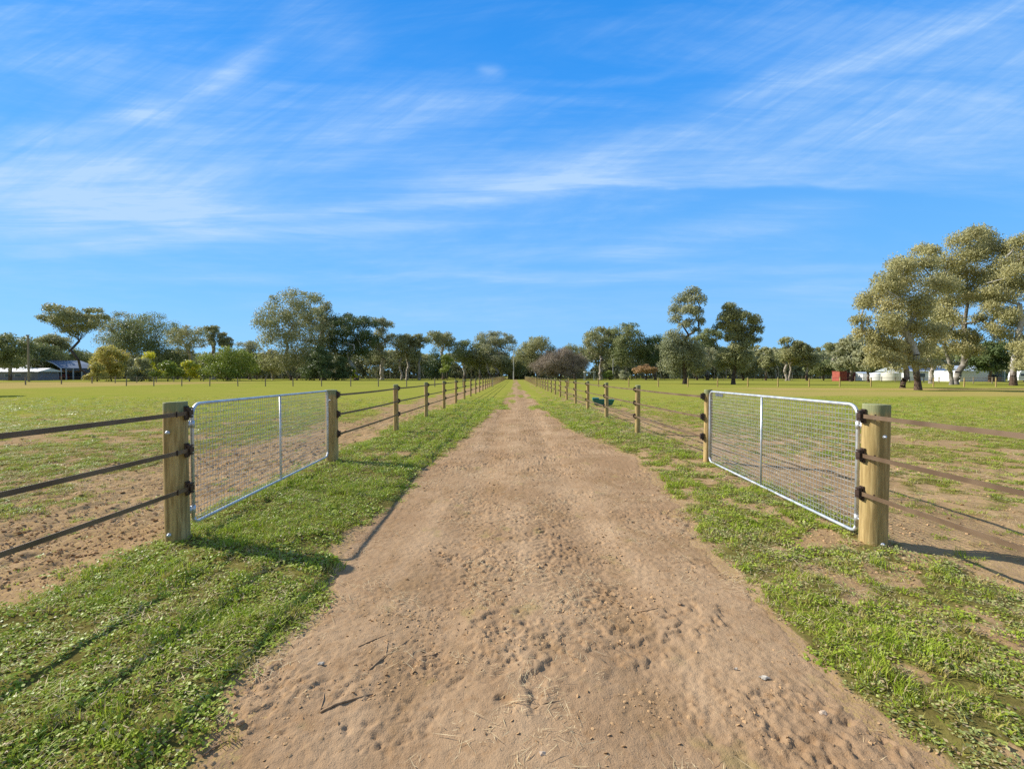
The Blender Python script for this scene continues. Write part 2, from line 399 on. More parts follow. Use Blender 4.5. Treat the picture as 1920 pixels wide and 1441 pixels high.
def scatter(name, kinds, P, sc, scz, label, seed, tilt=.15):
    r = np.random.default_rng(seed); coll = bpy.data.collections.new(name+'_pieces'); k = 0
    for kd, cnt in kinds:
        for j in range(cnt):
            coll.objects.link(bpy.data.objects.new('%s_piece_%02d' % (name, k), proto(kd+'_clump', kd, seed*50+k))); k += 1
    n = len(P); me = bpy.data.meshes.new(name); me.vertices.add(n); me.vertices.foreach_set('co', P.astype(np.float32).ravel())
    a = me.attributes.new('variant', 'INT', 'POINT'); a.data.foreach_set('value', r.integers(0, k, n).astype(np.int32))
    a = me.attributes.new('rot', 'FLOAT_VECTOR', 'POINT')
    a.data.foreach_set('vector', np.stack([r.normal(0, tilt, n), r.normal(0, tilt, n), r.random(n)*6.28], 1).astype(np.float32).ravel())
    a = me.attributes.new('scl', 'FLOAT_VECTOR', 'POINT')
    a.data.foreach_set('vector', np.stack([sc, sc, scz], 1).astype(np.float32).ravel())
    me.update(); o = link(name, me); m = o.modifiers.new('scatter', 'NODES'); m.node_group = gn_group(name, coll)
    tag(o, kind='stuff', label=label)
    return o
def jitter(x0, x1, y0, y1, d, r):
    gx, gy = np.meshgrid(np.arange(x0, x1, d), np.arange(y0, y1, d)); gx, gy = gx.ravel(), gy.ravel()
    return gx+(r.random(len(gx))-.5)*d*1.3, gy+(r.random(len(gx))-.5)*d*1.3
r = np.random.default_rng(3)
GP = [[], [], [], []]; GS = [[], [], [], []]; GZ = [[], [], [], []]
for (y0, y1, d, s, mz) in ((1.3, 3.6, .046, .95, 1.0), (3.6, 6.5, .06, 1.2, .95), (6.5, 11, .085, 1.6, .85), (11, 18, .13, 2.3, .65), (18, 40, .22, 3.6, .5)):
    X, Y = jitter(-1.35*y1-1, 1.35*y1+1, y0, y1, d, r)
    k = (np.abs(X) < 1.3*Y+.8); X, Y = X[k], Y[k]
    g = green(X, Y); pat = fbm(X, Y, .55, 3, 20.0); hm = fbm(X, Y, .28, 2, 21.0)
    k = r.random(len(X)) < np.clip(g*1.15-.08, 0, 1)*np.clip(.55+1.2*(pat-.3), .35, 1)
    X, Y, g, pat, hm = X[k], Y[k], g[k], pat[k], hm[k]
    fd = r.random(len(X)) < 1-sst(13, 38, Y)*1.02; X, Y, g, pat, hm = X[fd], Y[fd], g[fd], pat[fd], hm[fd]
    Z = height(X, Y); u = r.random(len(X))
    pad = sst(3.4, 5.0, np.abs(X)); hh = (.42+.75*hm+.8*sst(.62, .78, fbm(X, Y, .22, 2, 34.0)))*(1-.45*pad)
    kind = np.where(u < np.clip((pat-.40)*1.8+.35*pad + .08, .04, .85), 1, 0)                # 1 grass, 0 clover
    kind = np.where((X > 1.5) & (r.random(len(X)) < .30+.4*(fbm(X, Y, .8, 2, 23.0) > .55)) & (kind == 0), 2, kind)
    kind = np.where((r.random(len(X)) < .10+.50*sst(3.6, 5, np.abs(X))*sst(.35, .6, fbm(X, Y, .9, 3, 27.0))), 3, kind)
    for q in (0, 1, 2, 3):
        m = kind == q
        GP[q].append(np.stack([X[m], Y[m], Z[m]], 1)); GS[q].append(s*(.75+.6*r.random(m.sum()))*(1-.15*pad[m])); GZ[q].append(s*mz*hh[m]*(.8+.5*r.random(m.sum()))*(.8 if q == 1 else 1.0))
scatter('clover', (('clover', 6),), np.concatenate(GP[0]), np.concatenate(GS[0]), np.concatenate(GZ[0]), 'bright green low clover leaves covering the verges and paddocks', 1)
scatter('grass', (('grass', 6),), np.concatenate(GP[1]), np.concatenate(GS[1]), np.concatenate(GZ[1]), 'short green grass blades growing over the verges and paddocks', 2)
scatter('herb_cover', (('herb', 5),), np.concatenate(GP[2]), np.concatenate(GS[2]), np.concatenate(GZ[2]), 'dull grey green creeping weeds in the right hand verge', 3)
scatter('dry_grass', (('drygrass', 5),), np.concatenate(GP[3]), np.concatenate(GS[3]), np.concatenate(GZ[3]), 'yellowing thin grass mixed through the paddocks and verges', 6)
# straw litter
P = []
for (y0, y1, d) in ((1.4, 4, .11), (4, 8, .16), (8, 16, .28)):
    X, Y = jitter(-1.3*y1, 1.3*y1, y0, y1, d, r); k = np.abs(X) < 1.3*Y+.6; X, Y = X[k], Y[k]
    g = green(X, Y); p = sst(.48, .66, fbm(X, Y, .7, 3, 30.0))*(.35+.65*(1-g)) + 1.2*np.exp(-((X-.10)/.28)**2-((Y-2.1)/.35)**2)+ .7*np.exp(-((X+2.6)/.7)**2-((Y-9.2)/.8)**2)
    k = r.random(len(X)) < p*1.25+.05; X, Y = X[k], Y[k]; P.append(np.stack([X, Y, height(X, Y)+.012*green(X, Y)], 1))
P = np.concatenate(P); s = (.6+.7*r.random(len(P)))*np.interp(P[:, 1], [1, 4, 16], [.8, 1, 2.0])
scatter('straw_litter', (('straw', 6),), P, s, s, 'thin pale straw bits strewn over the dirt track and verge', 4)
# soil crumbs
P = []; Q = []
for (y0, y1, d, s) in ((1.4, 3.2, .022, .0046), (3.2, 5.5, .036, .0065), (5.5, 11, .075, .009), (11, 20, .2, .012)):
    X, Y = jitter(-1.3*y1, 1.3*y1, y0, y1, d, r); k = np.abs(X) < 1.3*Y+.6; X, Y = X[k], Y[k]
    g = green(X, Y); lf = sst(-3.6, -4, X); p = (1-g)*(.03+.8*rough_mask(X, Y)*sst(.42, .62, fbm(X, Y, .3, 3, 31.0)) + .5*lf)
    k = r.random(len(X)) < p; X, Y = X[k], Y[k]; n = len(X)
    P.append(np.stack([X, Y, height(X, Y)+.0045], 1)); Q.append(s*(.45+1.7*r.random(n)**4)*(1+.5*lf[k]))
P = np.concatenate(P); Q = np.concatenate(Q)
scatter('soil_crumbs', (('clod', 5),), P, Q*1.15, Q*.5, 'crumbs and clods of brown soil lying on the churned dirt', 5, .5)
# ------------------------------------------------------------------ fences
def wood(nt, p):
    x, y, z = xyz(p)
    g1 = noise(mapped(p, (9, 9, .9)), 3, 5, .6, .3); g2 = noise(mapped(p, (15, 15, .8)), 2.2, 5, .7); b = noise(p, 2.2, 3)
    oi = nt.nodes.new('ShaderNodeObjectInfo'); rd = S(nt, oi.outputs['Random'])
    c = mix(g1.ss(.34, .66), (.30, .19, .065), (.56, .40, .17))
    c = mix(g2.ss(.50, .66)*.65, c, (.17, .10, .035))
    c = mix(b.ss(.48, .68)*.35, c, (.33, .28, .09))
    c = mix(rd*.30, c, (.38, .31, .14))
    c = mix((z+noise(mapped(p, (12, 12, 1)), 3, 3)*.12).ss(1.26, 1.34)*.75, c, (.20, .25, .13))
    c = mix(noise(mapped(p, (3, 3, 2.2)), 2.1, 2).ss(.70, .76)*.6, c, (.42, .17, .045))
    kn = voro(mapped(p, (5, 5, 2.2)), 1.6)
    c = mix(kn.ss(.10, .05)*.6, c, (.16, .085, .03))
    return {'Base Color': c, 'Normal': bump(g2*.6+g1*.4, .8, .007)}
M_WOOD = material('treated_pine', wood, .8, spec=.2)
def woodg(nt, p):
    g = noise(mapped(p, (12, 12, .8)), 2.5, 4)
    return {'Base Color': mix(g.ss(.35, .65), (.17, .135, .085), (.33, .28, .19))}
M_GREYW = material('weathered_wood', woodg, .9)
def strap(nt, p):
    x, y, z = xyz(p)
    w = noise(mapped(p, (120, 120, 120)), 1.0, 1)
    n = nt.nodes.new('ShaderNodeTexWave'); n.wave_type = 'BANDS'; n.bands_direction = 'DIAGONAL'; n.inputs['Scale'].default_value = 60; put(nt, n.inputs['Vector'], p)
    wv = S(nt, n.outputs['Fac'])
    return {'Base Color': mix(noise(p, 3, 4).ss(.35, .65), (.110, .067, .036), (.175, .115, .066)), 'Normal': bump(wv*.6+w*.4, .5, .002)}
M_STRAP = material('brown_polymer', strap, .5, spec=.5)
M_BRK = flat('bracket_brown', (.045, .025, .018), .3, 20, .45, spec=.5)
def galv(nt, p):
    n = noise(p, 9, 4); v = voro(p, 60)
    return {'Base Color': mix(n.ss(.35, .65), (.50, .52, .54), (.66, .68, .70)), 'Roughness': (n*.15+v*.1+.33)}
M_GALV = material('galvanised_steel', galv, .4, .55, .5)
def wirem(nt, p): return {'Base Color': mix(noise(p, 12, 3).ss(.35, .65), (.34, .35, .35), (.50, .51, .51)), 'Roughness': .5}
M_WIRE = material('galvanised_wire', wirem, .5, .2, .4)

def post_mesh(name, rad, h, seed, n=24, mat=None, under=.25, broad=(0, 0)):
    r = random.Random(seed); mb = MB(); zs = [-under, 0, .3*h, .6*h, .85*h, h-.012, h]
    ph = [r.random()*6.28 for _ in range(3)]; top = []
    for j, z in enumerate(zs):
        k = 1-.03*z/h if j < 6 else .955
        for i in range(n):
            a = 2*math.pi*i/n; rr = rad*k*(1+.012*math.sin(3*a+ph[0]+z)+.01*math.sin(5*a+ph[1]-2*z))
            mb.v.append((rr*math.cos(a)+.004*math.sin(3*z+ph[2]), rr*math.sin(a), z + (.004*math.cos(a+ph[0]) if j >= 5 else 0)))
    for j in range(len(zs)-1):
        for i in range(n):
            a, b = j*n+i, j*n+(i+1) % n; mb.f.append((a, b, b+n, a+n))
    mb.f.append(tuple((len(zs)-1)*n+i for i in range(n)))
    me = bpy.data.meshes.new(name); me.from_pydata(mb.v, [], mb.f); me.update(); me.materials.append(mat or M_WOOD)
    me.polygons.foreach_set('use_smooth', np.array([len(f) == 4 for f in mb.f])); me.update()
    return me
def bracket_mesh(sx):                                   # strap clamp screwed on the lane side of a post
    m = MB(); m.box((sx*.008, 0, 0), (.016, .05, .135)); m.box((sx*.030, 0, .006), (.028, .034, .074)); m.box((sx*.034, 0, .046), (.045, .044, .016))
    m.box((sx*.034, 0, -.036), (.045, .044, .016)); m.box((sx*.052, 0, .006), (.012, .05, .05)); m.box((sx*.036, -.034, -.03), (.012, .02, .035))
    m.tube([(sx*.016, 0, .055), (sx*.024, 0, .055)], .009, 8); m.tube([(sx*.016, 0, -.055), (sx*.024, 0, -.055)], .009, 8)
    me = bpy.data.meshes.new('bracket'); me.from_pydata(m.v, [], m.f); me.update(); me.materials.append(M_BRK); return me
BR = {1: bracket_mesh(1), -1: bracket_mesh(-1)}
def ribbon(pts, w, th):                                 # strap standing on edge
    m = MB(); P = [Vector(p) for p in pts]; n = len(P)
    for i, p in enumerate(P):
        t = (P[min(i+1, n-1)]-P[max(i-1, 0)]); t.z = 0; t.normalize(); s = Vector((t.y, -t.x, 0))*th/2
        for q, z in ((s, -w/2), (s, w/2), (-s, w/2), (-s, -w/2)): m.v.append(tuple(p+q+Vector((0, 0, z))))
    for i in range(n-1):
        b = i*4
        for k in range(4): a, c = b+k, b+(k+1) % 4; m.f.append((a, c, c+4, a+4))
    m.f += [(3, 2, 1, 0), tuple(4*(n-1)+k for k in range(4))]
    return m
def gh(x, y): return float(height(np.array([x]), np.array([y]))[0])
POSTM = [post_mesh('post', .073, 1.33, s) for s in range(5)]
def lane_fence(label, posts, side, rails, nbr, group, gatepost=None, strap_from=None, strap_to=None, nm='post_and_strap_fence'):
    """posts: (x, y, radius) ; side: +1 straps on the +x face"""
    x0, y0, _ = posts[0]; root = empty(nm, (x0, y0, 0), label, 'fence', group)
    for i, (px, py, rad) in enumerate(posts):
        g = gh(px, py)
        me = POSTM[i % 5] if abs(rad-.073) < .02 else post_mesh('post', rad, 1.335, 40+i+int(px*3), 36)
        p = link('post', me, root, (px-x0, py-y0, g)); s = 1.0 if rad > .09 else 1+.02*((i*37 % 7)/7-.5)
        p.rotation_euler = (random.uniform(-.006, .006), random.uniform(-.008, .008), random.uniform(0, 6) if rad < .09 else random.uniform(-.2, .2))
        rz = p.rotation_euler.z
        if i < nbr:
            for z in rails:
                b = link('bracket', BR[1], p, (math.cos(-rz)*side*rad*.97, math.sin(-rz)*side*rad*.97, z-g))
                b.rotation_euler = (0, 0, -rz + (0 if side > 0 else math.pi))
    for z in rails:
        pts = []
        ends = ([strap_from] if strap_from else []) + [(p[0]+side*(p[2]+.030), p[1]) for p in posts] + ([strap_to] if strap_to else [])
        for a, b in zip(ends[:-1], ends[1:]):
            n = 6 if a[1] < 40 else 1
            for k in range(n):
                t = k/n; pts.append((a[0]+(b[0]-a[0])*t-x0, a[1]+(b[1]-a[1])*t-y0, z-.012*4*t*(1-t)))
        pts.append((ends[-1][0]-x0, ends[-1][1]-y0, z))
        ribbon(pts, .038, .005).build('strap_rail', M_STRAP, root)
    return root
RL, RR = (1.268, .908, .540), (1.243, .868, .503)
GRP = 'timber post fences along the lane'
zl = [(-3.41, 8.42, .112)] + [(-3.36+.0*k, 12.80+4.36*k, .073) for k in range(33)]
zr = [(3.56, 8.36, .086)] + [(3.42, 12.62+4.28*k, .073) for k in range(33)]
fl = lane_fence('long timber post and strap fence running away on the left side of the lane', zl, 1, RL, 12, GRP)
fr = lane_fence('long timber post and strap fence running away on the right side of the lane', zr, -1, RR, 12, GRP)
nl = lane_fence('nearest fence end on the left, thick post with three straps leaving the frame', [(-3.27, 4.35, .102), (-3.29, -.1, .073)], 1, RL, 2, GRP)
nr = lane_fence('nearest fence end on the right, thick post with three straps leaving the frame', [(3.45, 4.35, .112), (3.47, -.1, .073)], -1, RR, 2, GRP)
def bolt(parent, x, y, z, d=(0, -1, 0), r=.011):
    m = MB(); d = Vector(d); o = Vector((x, y, z))
    m.tube([o-d*.02, o+d*.004], r*1.7, 14); m.tube([o+d*.004, o+d*.012, o+d*.018], [r, r*.9, r*.4], 10)
    return m.build('bolt', M_GALV, parent, smooth=True)
def kid(root, nm, i): return [c for c in root.children if c.name.startswith(nm)][i]
for root, zz in ((nl, (1.09, .12)), (nr, (1.055, .045))):
    for z in zz: bolt(root, .0, -.115, z)
bolt(fl, -.02, -.118, 1.17, r=.014)
# collars on the straps next to the near posts
for root, s, rails in ((nl, 1, RL), (nr, -1, RR)):
    for z in rails:
        MB().box((s*.135, -.17, z), (.012, .008, .056)).build('strap_clip', M_BRK, root)

# ------------------------------------------------------------------ gates
M_PLATE = flat('plate', (.10, .11, .13), .2, 20, .5)
def gate(label, a, b, z0, z1, latch_side):
    ax, ay = a; bx, by = b; L = math.hypot(bx-ax, by-ay); rz = math.atan2(by-ay, bx-ax)
    root = empty('farm_gate', (ax, ay, 0), label, 'gate', 'wire mesh gates beside the lane', rz)
    r = .0165; c = .10
    def arc(cx, cz, a0, a1, rr, n=6): return [(cx+rr*math.cos(R(a0+(a1-a0)*i/n)), 0, cz+rr*math.sin(R(a0+(a1-a0)*i/n))) for i in range(n+1)]
    path = [(L, 0, z0+.05), (L, 0, (z0+z1)/2)] + arc(L-c, z1-c, 0, 90, c) + [(L/2, 0, z1)] + arc(c*1.25, z1-c*1.25, 90, 180, c*1.25) + [(0, 0, z0+.05)]
    m = MB(); m.tube(path, r, 12); m.tube([(0, 0, z0+.06), (.03, 0, z0+.012), (.07, 0, z0), (L-.09, 0, z0), (L-.04, 0, z0+.02), (L, 0, z0+.07)], r, 12)
    m.build('frame', M_GALV, root, smooth=True)
    m = MB(); m.tube([(L/2+.02, .0, z0+r), (L/2+.02, .0, z1-r)], .0135, 10); m.build('upright', M_GALV, root, smooth=True)
    m = MB(); n = int((L-.04)/.05); w = .0020
    for i in range(1, n):
        x = L*i/n; zt = z1-r*.5 - (max(0, .10-x)+max(0, x-(L-.10)))*.9
        m.tube([(x, -.014, z0+.005), (x, -.014, zt)], w, 5, False)
    k = int((z1-z0-.03)/.052)
    for j in range(1, k+1):
        z = z0+(z1-z0)*j/(k+1); i0 = max(0, (z-(z1-.1)))*.8
        m.tube([(.005+i0, -.018, z), (L-.005-i0, -.018, z)], w, 5, False)
    m.build('wire_mesh', M_WIRE, root)
    # hinges at the near end, chain at the far end
    for z in (z0+.14, z1-.2):
        h = MB(); h.tube([(0, 0, z-.035), (0, 0, z+.035)], r+.006, 10); h.tube([(0, 0, z), (-.07, .0, z)], .009, 8); h.tube([(-.045, 0, z-.03), (-.045, 0, z+.04)], .009, 8)
        h.build('hinge', M_GALV, root, smooth=True)
    ch = MB()
    for i in range(5):
        cx = L+.01+i*.026; cz = z1-.16-.012*math.sin(i*.8); ln = []
        for q in range(9):
            t = q/8*2*math.pi; u, v = .019*math.cos(t), .009*math.sin(t)
            ln.append((cx+u, -.03+(v if i % 2 else 0), cz+(0 if i % 2 else v)))
        ch.tube(ln, .003, 5)
    ch.build('chain', M_GALV, root, smooth=True)
    return root, L
ga, La = gate('galvanised mesh gate left of the track, unlit side facing the lane', (-3.215, 4.49), (-3.415, 8.24), .155, 1.345, 1)
gb, Lb = gate('galvanised mesh gate right of the track, bright sunlit side facing the lane', (3.40, 4.50), (3.535, 8.22), .075, 1.338, 1)
MB().box((Lb-.45, .02, 1.338-.045), (.30, .006, .05)).build('name_plate', M_PLATE, gb)

# ------------------------------------------------------------------ cross fences and far fences
def line_fence(name, label, pts, hgt, rad, mat, nw, group='fences crossing the paddocks', wire=.012, railmat=None, seed=0):
    x0, y0 = pts[0]; root = empty(name, (x0, y0, 0), label, 'fence', group)
    me = post_mesh('post', rad, hgt, seed+90, 8, mat, .1)
    for i, (px, py) in enumerate(pts):
        p = link('post', me, root, (px-x0, py-y0, 0)); p.rotation_euler = (random.uniform(-.02, .02), random.uniform(-.03, .03), i*1.3)
        p.scale = (1, 1, 1+.06*(random.random()-.5))
    for z in nw:
        m = MB(); m.tube([(px-x0, py-y0-rad-.01, z) for px, py in pts], wire, 4); m.build('wire', railmat or M_STRAP, root)
    return root
pl = [G(x, 725 - .0024*(868-x)) for x in (924, 868, 815, 762, 709, 657, 602, 548, 496, 444, 391, 338, 285, 233)]
line_fence('cross_fence', 'low dark post and wire fence crossing the left paddock from the lane', pl, 1.33, .075, M_GREYW, (1.22, .85, .45), wire=.016)
pr = [G(x, 725) for x in (1005, 1066, 1122, 1178.6, 1234, 1289, 1344.5, 1401, 1457, 1515, 1572, 1630, 1688, 1746, 1803, 1862, 1920, 1980)]
line_fence('cross_fence', 'low fence of yellowish posts crossing the right paddock from the lane', pr, 1.36, .085, M_WOOD, (1.27, .87, .50), wire=.020)
line_fence('side_fence', 'post and wire fence at the far left bending away in front of the sheds', [G(x, y) for x, y in ((-30, 723), (42, 721.5), (110, 720), (168, 718.6))], 1.4, .10, M_GREYW, (1.3, .9, .45), wire=.025)
line_fence('far_fence', 'distant weathered post fence in front of the golden shrubs and round dark bush', [G(x, y) for x, y in ((168, 718.6), (212, 718), (253, 717.2), (290, 716.3), (323, 715.7), (352, 715.2), (379, 714.8), (405, 714.4), (427, 714.1), (448, 713.8), (470, 713.5), (490, 713.2))], 1.4, .09, M_GREYW, (1.3, .85), wire=.035, railmat=M_GREYW)
line_fence('boundary_fence', 'distant pale rail fence at the foot of the left tree line', [(-x, 168) for x in np.arange(6, 100, 3.2)], 1.5, .08, M_GREYW, (1.4, .95, .5), wire=.035, railmat=M_GREYW)
line_fence('boundary_fence', 'distant rail fence at the foot of the right tree line', [(x, 158) for x in np.arange(8, 150, 3.4)], 1.4, .08, M_GREYW, (1.3, .9), wire=.03, railmat=M_GREYW)
line_fence('yard_fence', 'weathered yard fence in front of the white sheds behind the big gums', [G(x, y) for x, y in ((1600, 714.5), (1625, 714.8), (1650, 715.2), (1675, 715.6), (1702, 716.2), (1728, 716.8), (1756, 717.2), (1786, 717.8), (1820, 718.4), (1855, 719), (1890, 719.6), (1930, 720.2))], 1.3, .09, M_GREYW, (1.2, .8, .4), wire=.025)
# ------------------------------------------------------------------ trees
L_GUM = leafmat('gum_leaf', (.260, .280, .125), (.350, .345, .155), (.430, .380, .175), .34, .5)
L_GUMT = leafmat('gum_leaf_tan', (.360, .345, .155), (.475, .435, .200), (.560, .450, .205), .34, .5)
L_GUMG = leafmat('gum_leaf_grey', (.260, .280, .150), (.360, .360, .195), (.450, .420, .230), .32, .5)
L_DARK = leafmat('dark_leaf', (.085, .125, .042), (.135, .175, .058), (.200, .215, .075), .28, .5)
L_MID = leafmat('olive_leaf', (.175, .215, .085), (.255, .275, .105), (.330, .320, .125), .32, .5)
L_GOLD = leafmat('golden_leaf', (.38, .35, .08), (.50, .44, .11), (.57, .43, .15), .38, .5)
L_YEL = leafmat('wattle_leaf', (.52, .50, .03), (.66, .62, .05), (.72, .66, .08), .4, .5)
L_GRN = leafmat('broad_leaf', (.160, .215, .035), (.250, .300, .050), (.400, .400, .090), .3, .45)
L_ORA = leafmat('autumn_leaf', (.38, .235, .10), (.47, .30, .14), (.40, .30, .16), .3, .6)
L_BARE = leafmat('bare_twig', (.235, .185, .135), (.31, .25, .185), (.34, .28, .21), 0, .9)
def bark(nt, p):
    x, y, z = xyz(p)
    n = noise(mapped(p, (1.2, 1.2, .35)), 1.6, 4); f = noise(mapped(p, (4, 4, .8)), 3, 4)
    zc = (z + n*5).ss(3.2, 6.5)
    c = mix(zc, mix(f.ss(.35, .65), (.055, .036, .025), (.15, .10, .07)), mix(f.ss(.35, .65), (.34, .31, .27), (.55, .52, .48)))
    return {'Base Color': c, 'Normal': bump(f, .6, .04)}
M_BARK = material('gum_bark', bark, .9, spec=.15)
M_BARKP = flat('pale_bark', (.36, .31, .25), .35, 1.2, .85)
M_BARKG = flat('grey_bark', (.24, .215, .18), .45, 1.0, .9)
M_BARKD = flat('dark_bark', (.085, .062, .045), .35, 1.5, .95)

GG_ = 'big gums at the right edge'
def prof(shape, t):
    t = np.asarray(t)
    if shape == 'round': return np.sqrt(np.clip(1-(2*t-1)**2, .05, 1))**.9
    if shape == 'gum': return np.interp(t, [0, .2, .5, .78, .93, 1], [.55, .85, 1, .88, .62, .3])
    if shape == 'umbrella': return np.interp(t, [0, .3, .6, .85, 1], [.15, .45, .85, 1, .7])
    if shape == 'dome': return np.interp(t, [0, .15, .5, .8, 1], [.93, 1, .9, .6, .22])
    if shape == 'slim': return np.interp(t, [0, .12, .3, .42, .55, .75, .92, 1], [.8, 1, .85, .45, .55, .85, .65, .25])
    if shape == 'willow': return np.interp(t, [0, .1, .5, .8, 1], [.75, 1, .95, .7, .3])
    return np.ones_like(t)
def tree(name, label, cx, topy, wpx, basey, botpx, shape, lm, cat='tree', trunkx=None, ncl=26, nleaf=7000, leaf=(.38, .2), bk=None,
         rcf=.16, group=None, seed=1, tr=None, gap=.50, droop=.4, trunks=1, depth=1.0, flat_=.78, Z=None, lean=None, clumps=None, fork=.45, forky=None):
    r = np.random.default_rng(seed*131+7); Z = Z or gz(basey); X = wx(cx, Z); W = wpx/F*Z; top = wh(topy, Z); bot = max(.15, wh(botpx, Z)); hh = top-bot
    tx = wx(trunkx, Z) if trunkx is not None else X
    root = empty(name, (tx, Z, 0), label, cat, group)
    ox = X-tx; rc0 = rcf*W
    # clump centres inside the crown outline
    C = []; RC = []
    if clumps is not None:
        for (px, py, pr) in clumps:
            C.append((wx(px, Z)-tx, (r.random()-.5)*W*.35*depth, wh(py, Z))); RC.append(pr/F*Z*(1.05 if group == GG_ else 1.22))
    tries = 0; lob = r.random(4)*6.28
    while len(C) < ncl and tries < 6000:
        tries += 1
        t = r.random()**.85; a = r.random()*6.28; rr = r.random()**.42
        k = 1+.16*math.sin(2*a+lob[0]+3*t)+.12*math.sin(3*a+lob[1]-5*t)
        rc = rc0*(.65+.7*r.random())*(1.0-.25*t)
        R_ = max(0, float(prof(shape, t))*W/2*k-rc*.55)
        p = (ox+R_*rr*math.cos(a), R_*rr*math.sin(a)*depth, bot+rc*.5*flat_+t*(hh-rc*1.25*flat_))
        g = gap*(1 if tries < 3000 else .6)
        if all((p[0]-q[0])**2+(p[1]-q[1])**2+((p[2]-q[2])*1.2)**2 > (g*(rc+q2)*.9)**2 for q, q2 in zip(C, RC)):
            C.append(p); RC.append(rc)
    C = np.array(C); RC = np.array(RC)
    # leaves
    wgt = RC**2; cnt = np.maximum(8, (nleaf*wgt/wgt.sum()).astype(int)); idx = np.repeat(np.arange(len(C)), cnt); n = len(idx)
    d = r.normal(size=(n, 3)); d /= np.linalg.norm(d, axis=1, keepdims=True)
    # ragged sub-clumps: pull directions toward a few random lobes of every clump
    nl = 7; LB = r.normal(size=(len(C), nl, 3)); LB /= np.linalg.norm(LB, axis=2, keepdims=True); LB[:, :, 2] = np.abs(LB[:, :, 2])*1.0-.25
    lobe = LB[idx, r.integers(0, nl, n)]; d = d*.62+lobe*.85; d /= np.linalg.norm(d, axis=1, keepdims=True)+1e-6
    rad = RC[idx]*(.20+1.02*r.random(n)**.62)
    P = C[idx] + d*rad[:, None]*np.array([1, 1, flat_])
    under = d[:, 2] < -.25; P[:, 2] -= under*RC[idx]*.15*r.random(n)
    P[:, 2] = np.maximum(P[:, 2], .08)
    A = r.normal(size=(n, 3)); A[:, 2] -= droop*2.0; N = r.normal(size=(n, 3))*(.85 if group == GG_ else .55)+d*(.75 if group == GG_ else 1.1)+np.array([-.25, 0, .35])
    if group == GG_: P += r.normal(size=(n, 3))*RC[idx][:, None]*.14; A[:, 2] -= .8
    sz = .6+.8*r.random(n)
    V, Fq = leaf_quads(P, A, N, leaf[0]/2*sz, leaf[1]/2*sz)
    tint = np.clip(.50*r.random(len(C))[idx]+.35*r.random(n)+.15*r.random(), 0, 1)
    me = npmesh('crown', V, Fq, lm, False, {'tint': np.repeat(tint, 4)})
    link('crown', me, root)
    # skeleton: every clump hangs on the nearest suitable node
    th = tr or max(.12, .032*top)
    nodes = []; par = []; tipw = []
    def add(p, q): nodes.append(Vector(p)); par.append(q); tipw.append(0); return len(nodes)-1
    fz = max(.3, bot+fork*hh*.5) if shape != 'dome' else max(.3, bot+.1*hh)
    if shape in ('gum', 'round', 'umbrella'): fz = max(.3, bot*.62)
    if forky: fz = wh(forky, Z)
    mains = []
    for k in range(trunks):
        bx = (k-(trunks-1)/2)*th*3.2; by = (k % 2)*th*2
        i = add((bx, by, -.15), -1); m = 5
        lx = (lean if lean is not None else ox*.35) + (k-(trunks-1)/2)*W*.12
        for s in range(1, m+1):
            t = s/m; i = add((bx+lx*t*t+r.normal()*th*.25, by+r.normal()*th*.2, fz*t), i)
        mains.append(i)
        for s in range(1, 4):
            t = s/4; i = add((bx+lx+(ox-lx)*t*.6+r.normal()*.05*W, by+r.normal()*.04*W, fz+(top-fz)*.62*t), i)
    base_n = len(nodes)
    order = np.argsort([np.hypot(c[0], c[1])+abs(c[2]-fz) for c in C])
    for ci in order:
        c = Vector(C[ci]); best = None
        for j, q in enumerate(nodes):
            if q.z < fz*.45 or (shape == 'umbrella' and j >= base_n and ci % 3): continue
            v = c-q; cost = v.length + max(0, -(v.z))*1.8 + (0 if j < base_n else .0)
            if best is None or cost < best[0]: best = (cost, j)
        j = best[1] if best else base_n-1; q = nodes[j]; v = c-q; i = j; nseg = 3
        for s in range(1, nseg+1):
            t = s/nseg; bend = Vector((0, 0, -.10*v.length*4*t*(1-t)*.6)) + Vector(r.normal(size=3))*v.length*.035*(s < nseg)
            i = add(q+v*t+bend, i)
        tipw[i] += 1
        for _ in range(2):
            tip = c+Vector(r.normal(size=3))*RC[ci]*.5; k2 = add(tip, i); tipw[k2] += .3
    w = list(map(float, tipw))
    for i in range(len(nodes)-1, -1, -1):
        if par[i] >= 0: w[par[i]] += w[i]
    wm = max(w[m] for m in mains); rad = [max(th*.035, th*min(1.0, (x/wm))**.72) for x in w]
    rad = [q if k < base_n else min(q, th*.42) for k, q in enumerate(rad)]
    mb = MB(); ch = {}
    for i, p in enumerate(par): ch.setdefault(p, []).append(i)
    for i, p in enumerate(par):
        if p < 0: continue
        r0, r1 = min(rad[p], rad[i]*1.35), rad[i]
        if par[p] < 0: r0 = r1*1.35
        n_ = 7 if Z < 110 else 5
        mb.tube([nodes[p], nodes[p].lerp(nodes[i], .5), nodes[i]], [r0, (r0+r1)/2, r1], n_ if r1 > th*.2 else 4, False)
    mb.build('trunk', bk or M_BARK, root, smooth=True)
    return root
T = tree
TG = 'gum trees along the tree line'
seed = [0]
def far(label, cx, topy, w, base=711.5, bot=None, shape='gum', lm=None, **k):
    seed[0] += 1; w = w*(1.25 if w < 64 else 1.06); k.setdefault('group', TG); k['ncl'] = int(k.get('ncl', 22)*1.45); k['nleaf'] = int(k.get('nleaf', 5200)*2.1); k.setdefault('leaf', (.52, .27)); k.setdefault('seed', seed[0]); k.setdefault('rcf', .175)
    return tree(k.pop('name', 'gum_tree'), label, cx, topy, w, base, bot if bot else topy+(705-topy)*.80, shape, lm or L_GUM, **k)
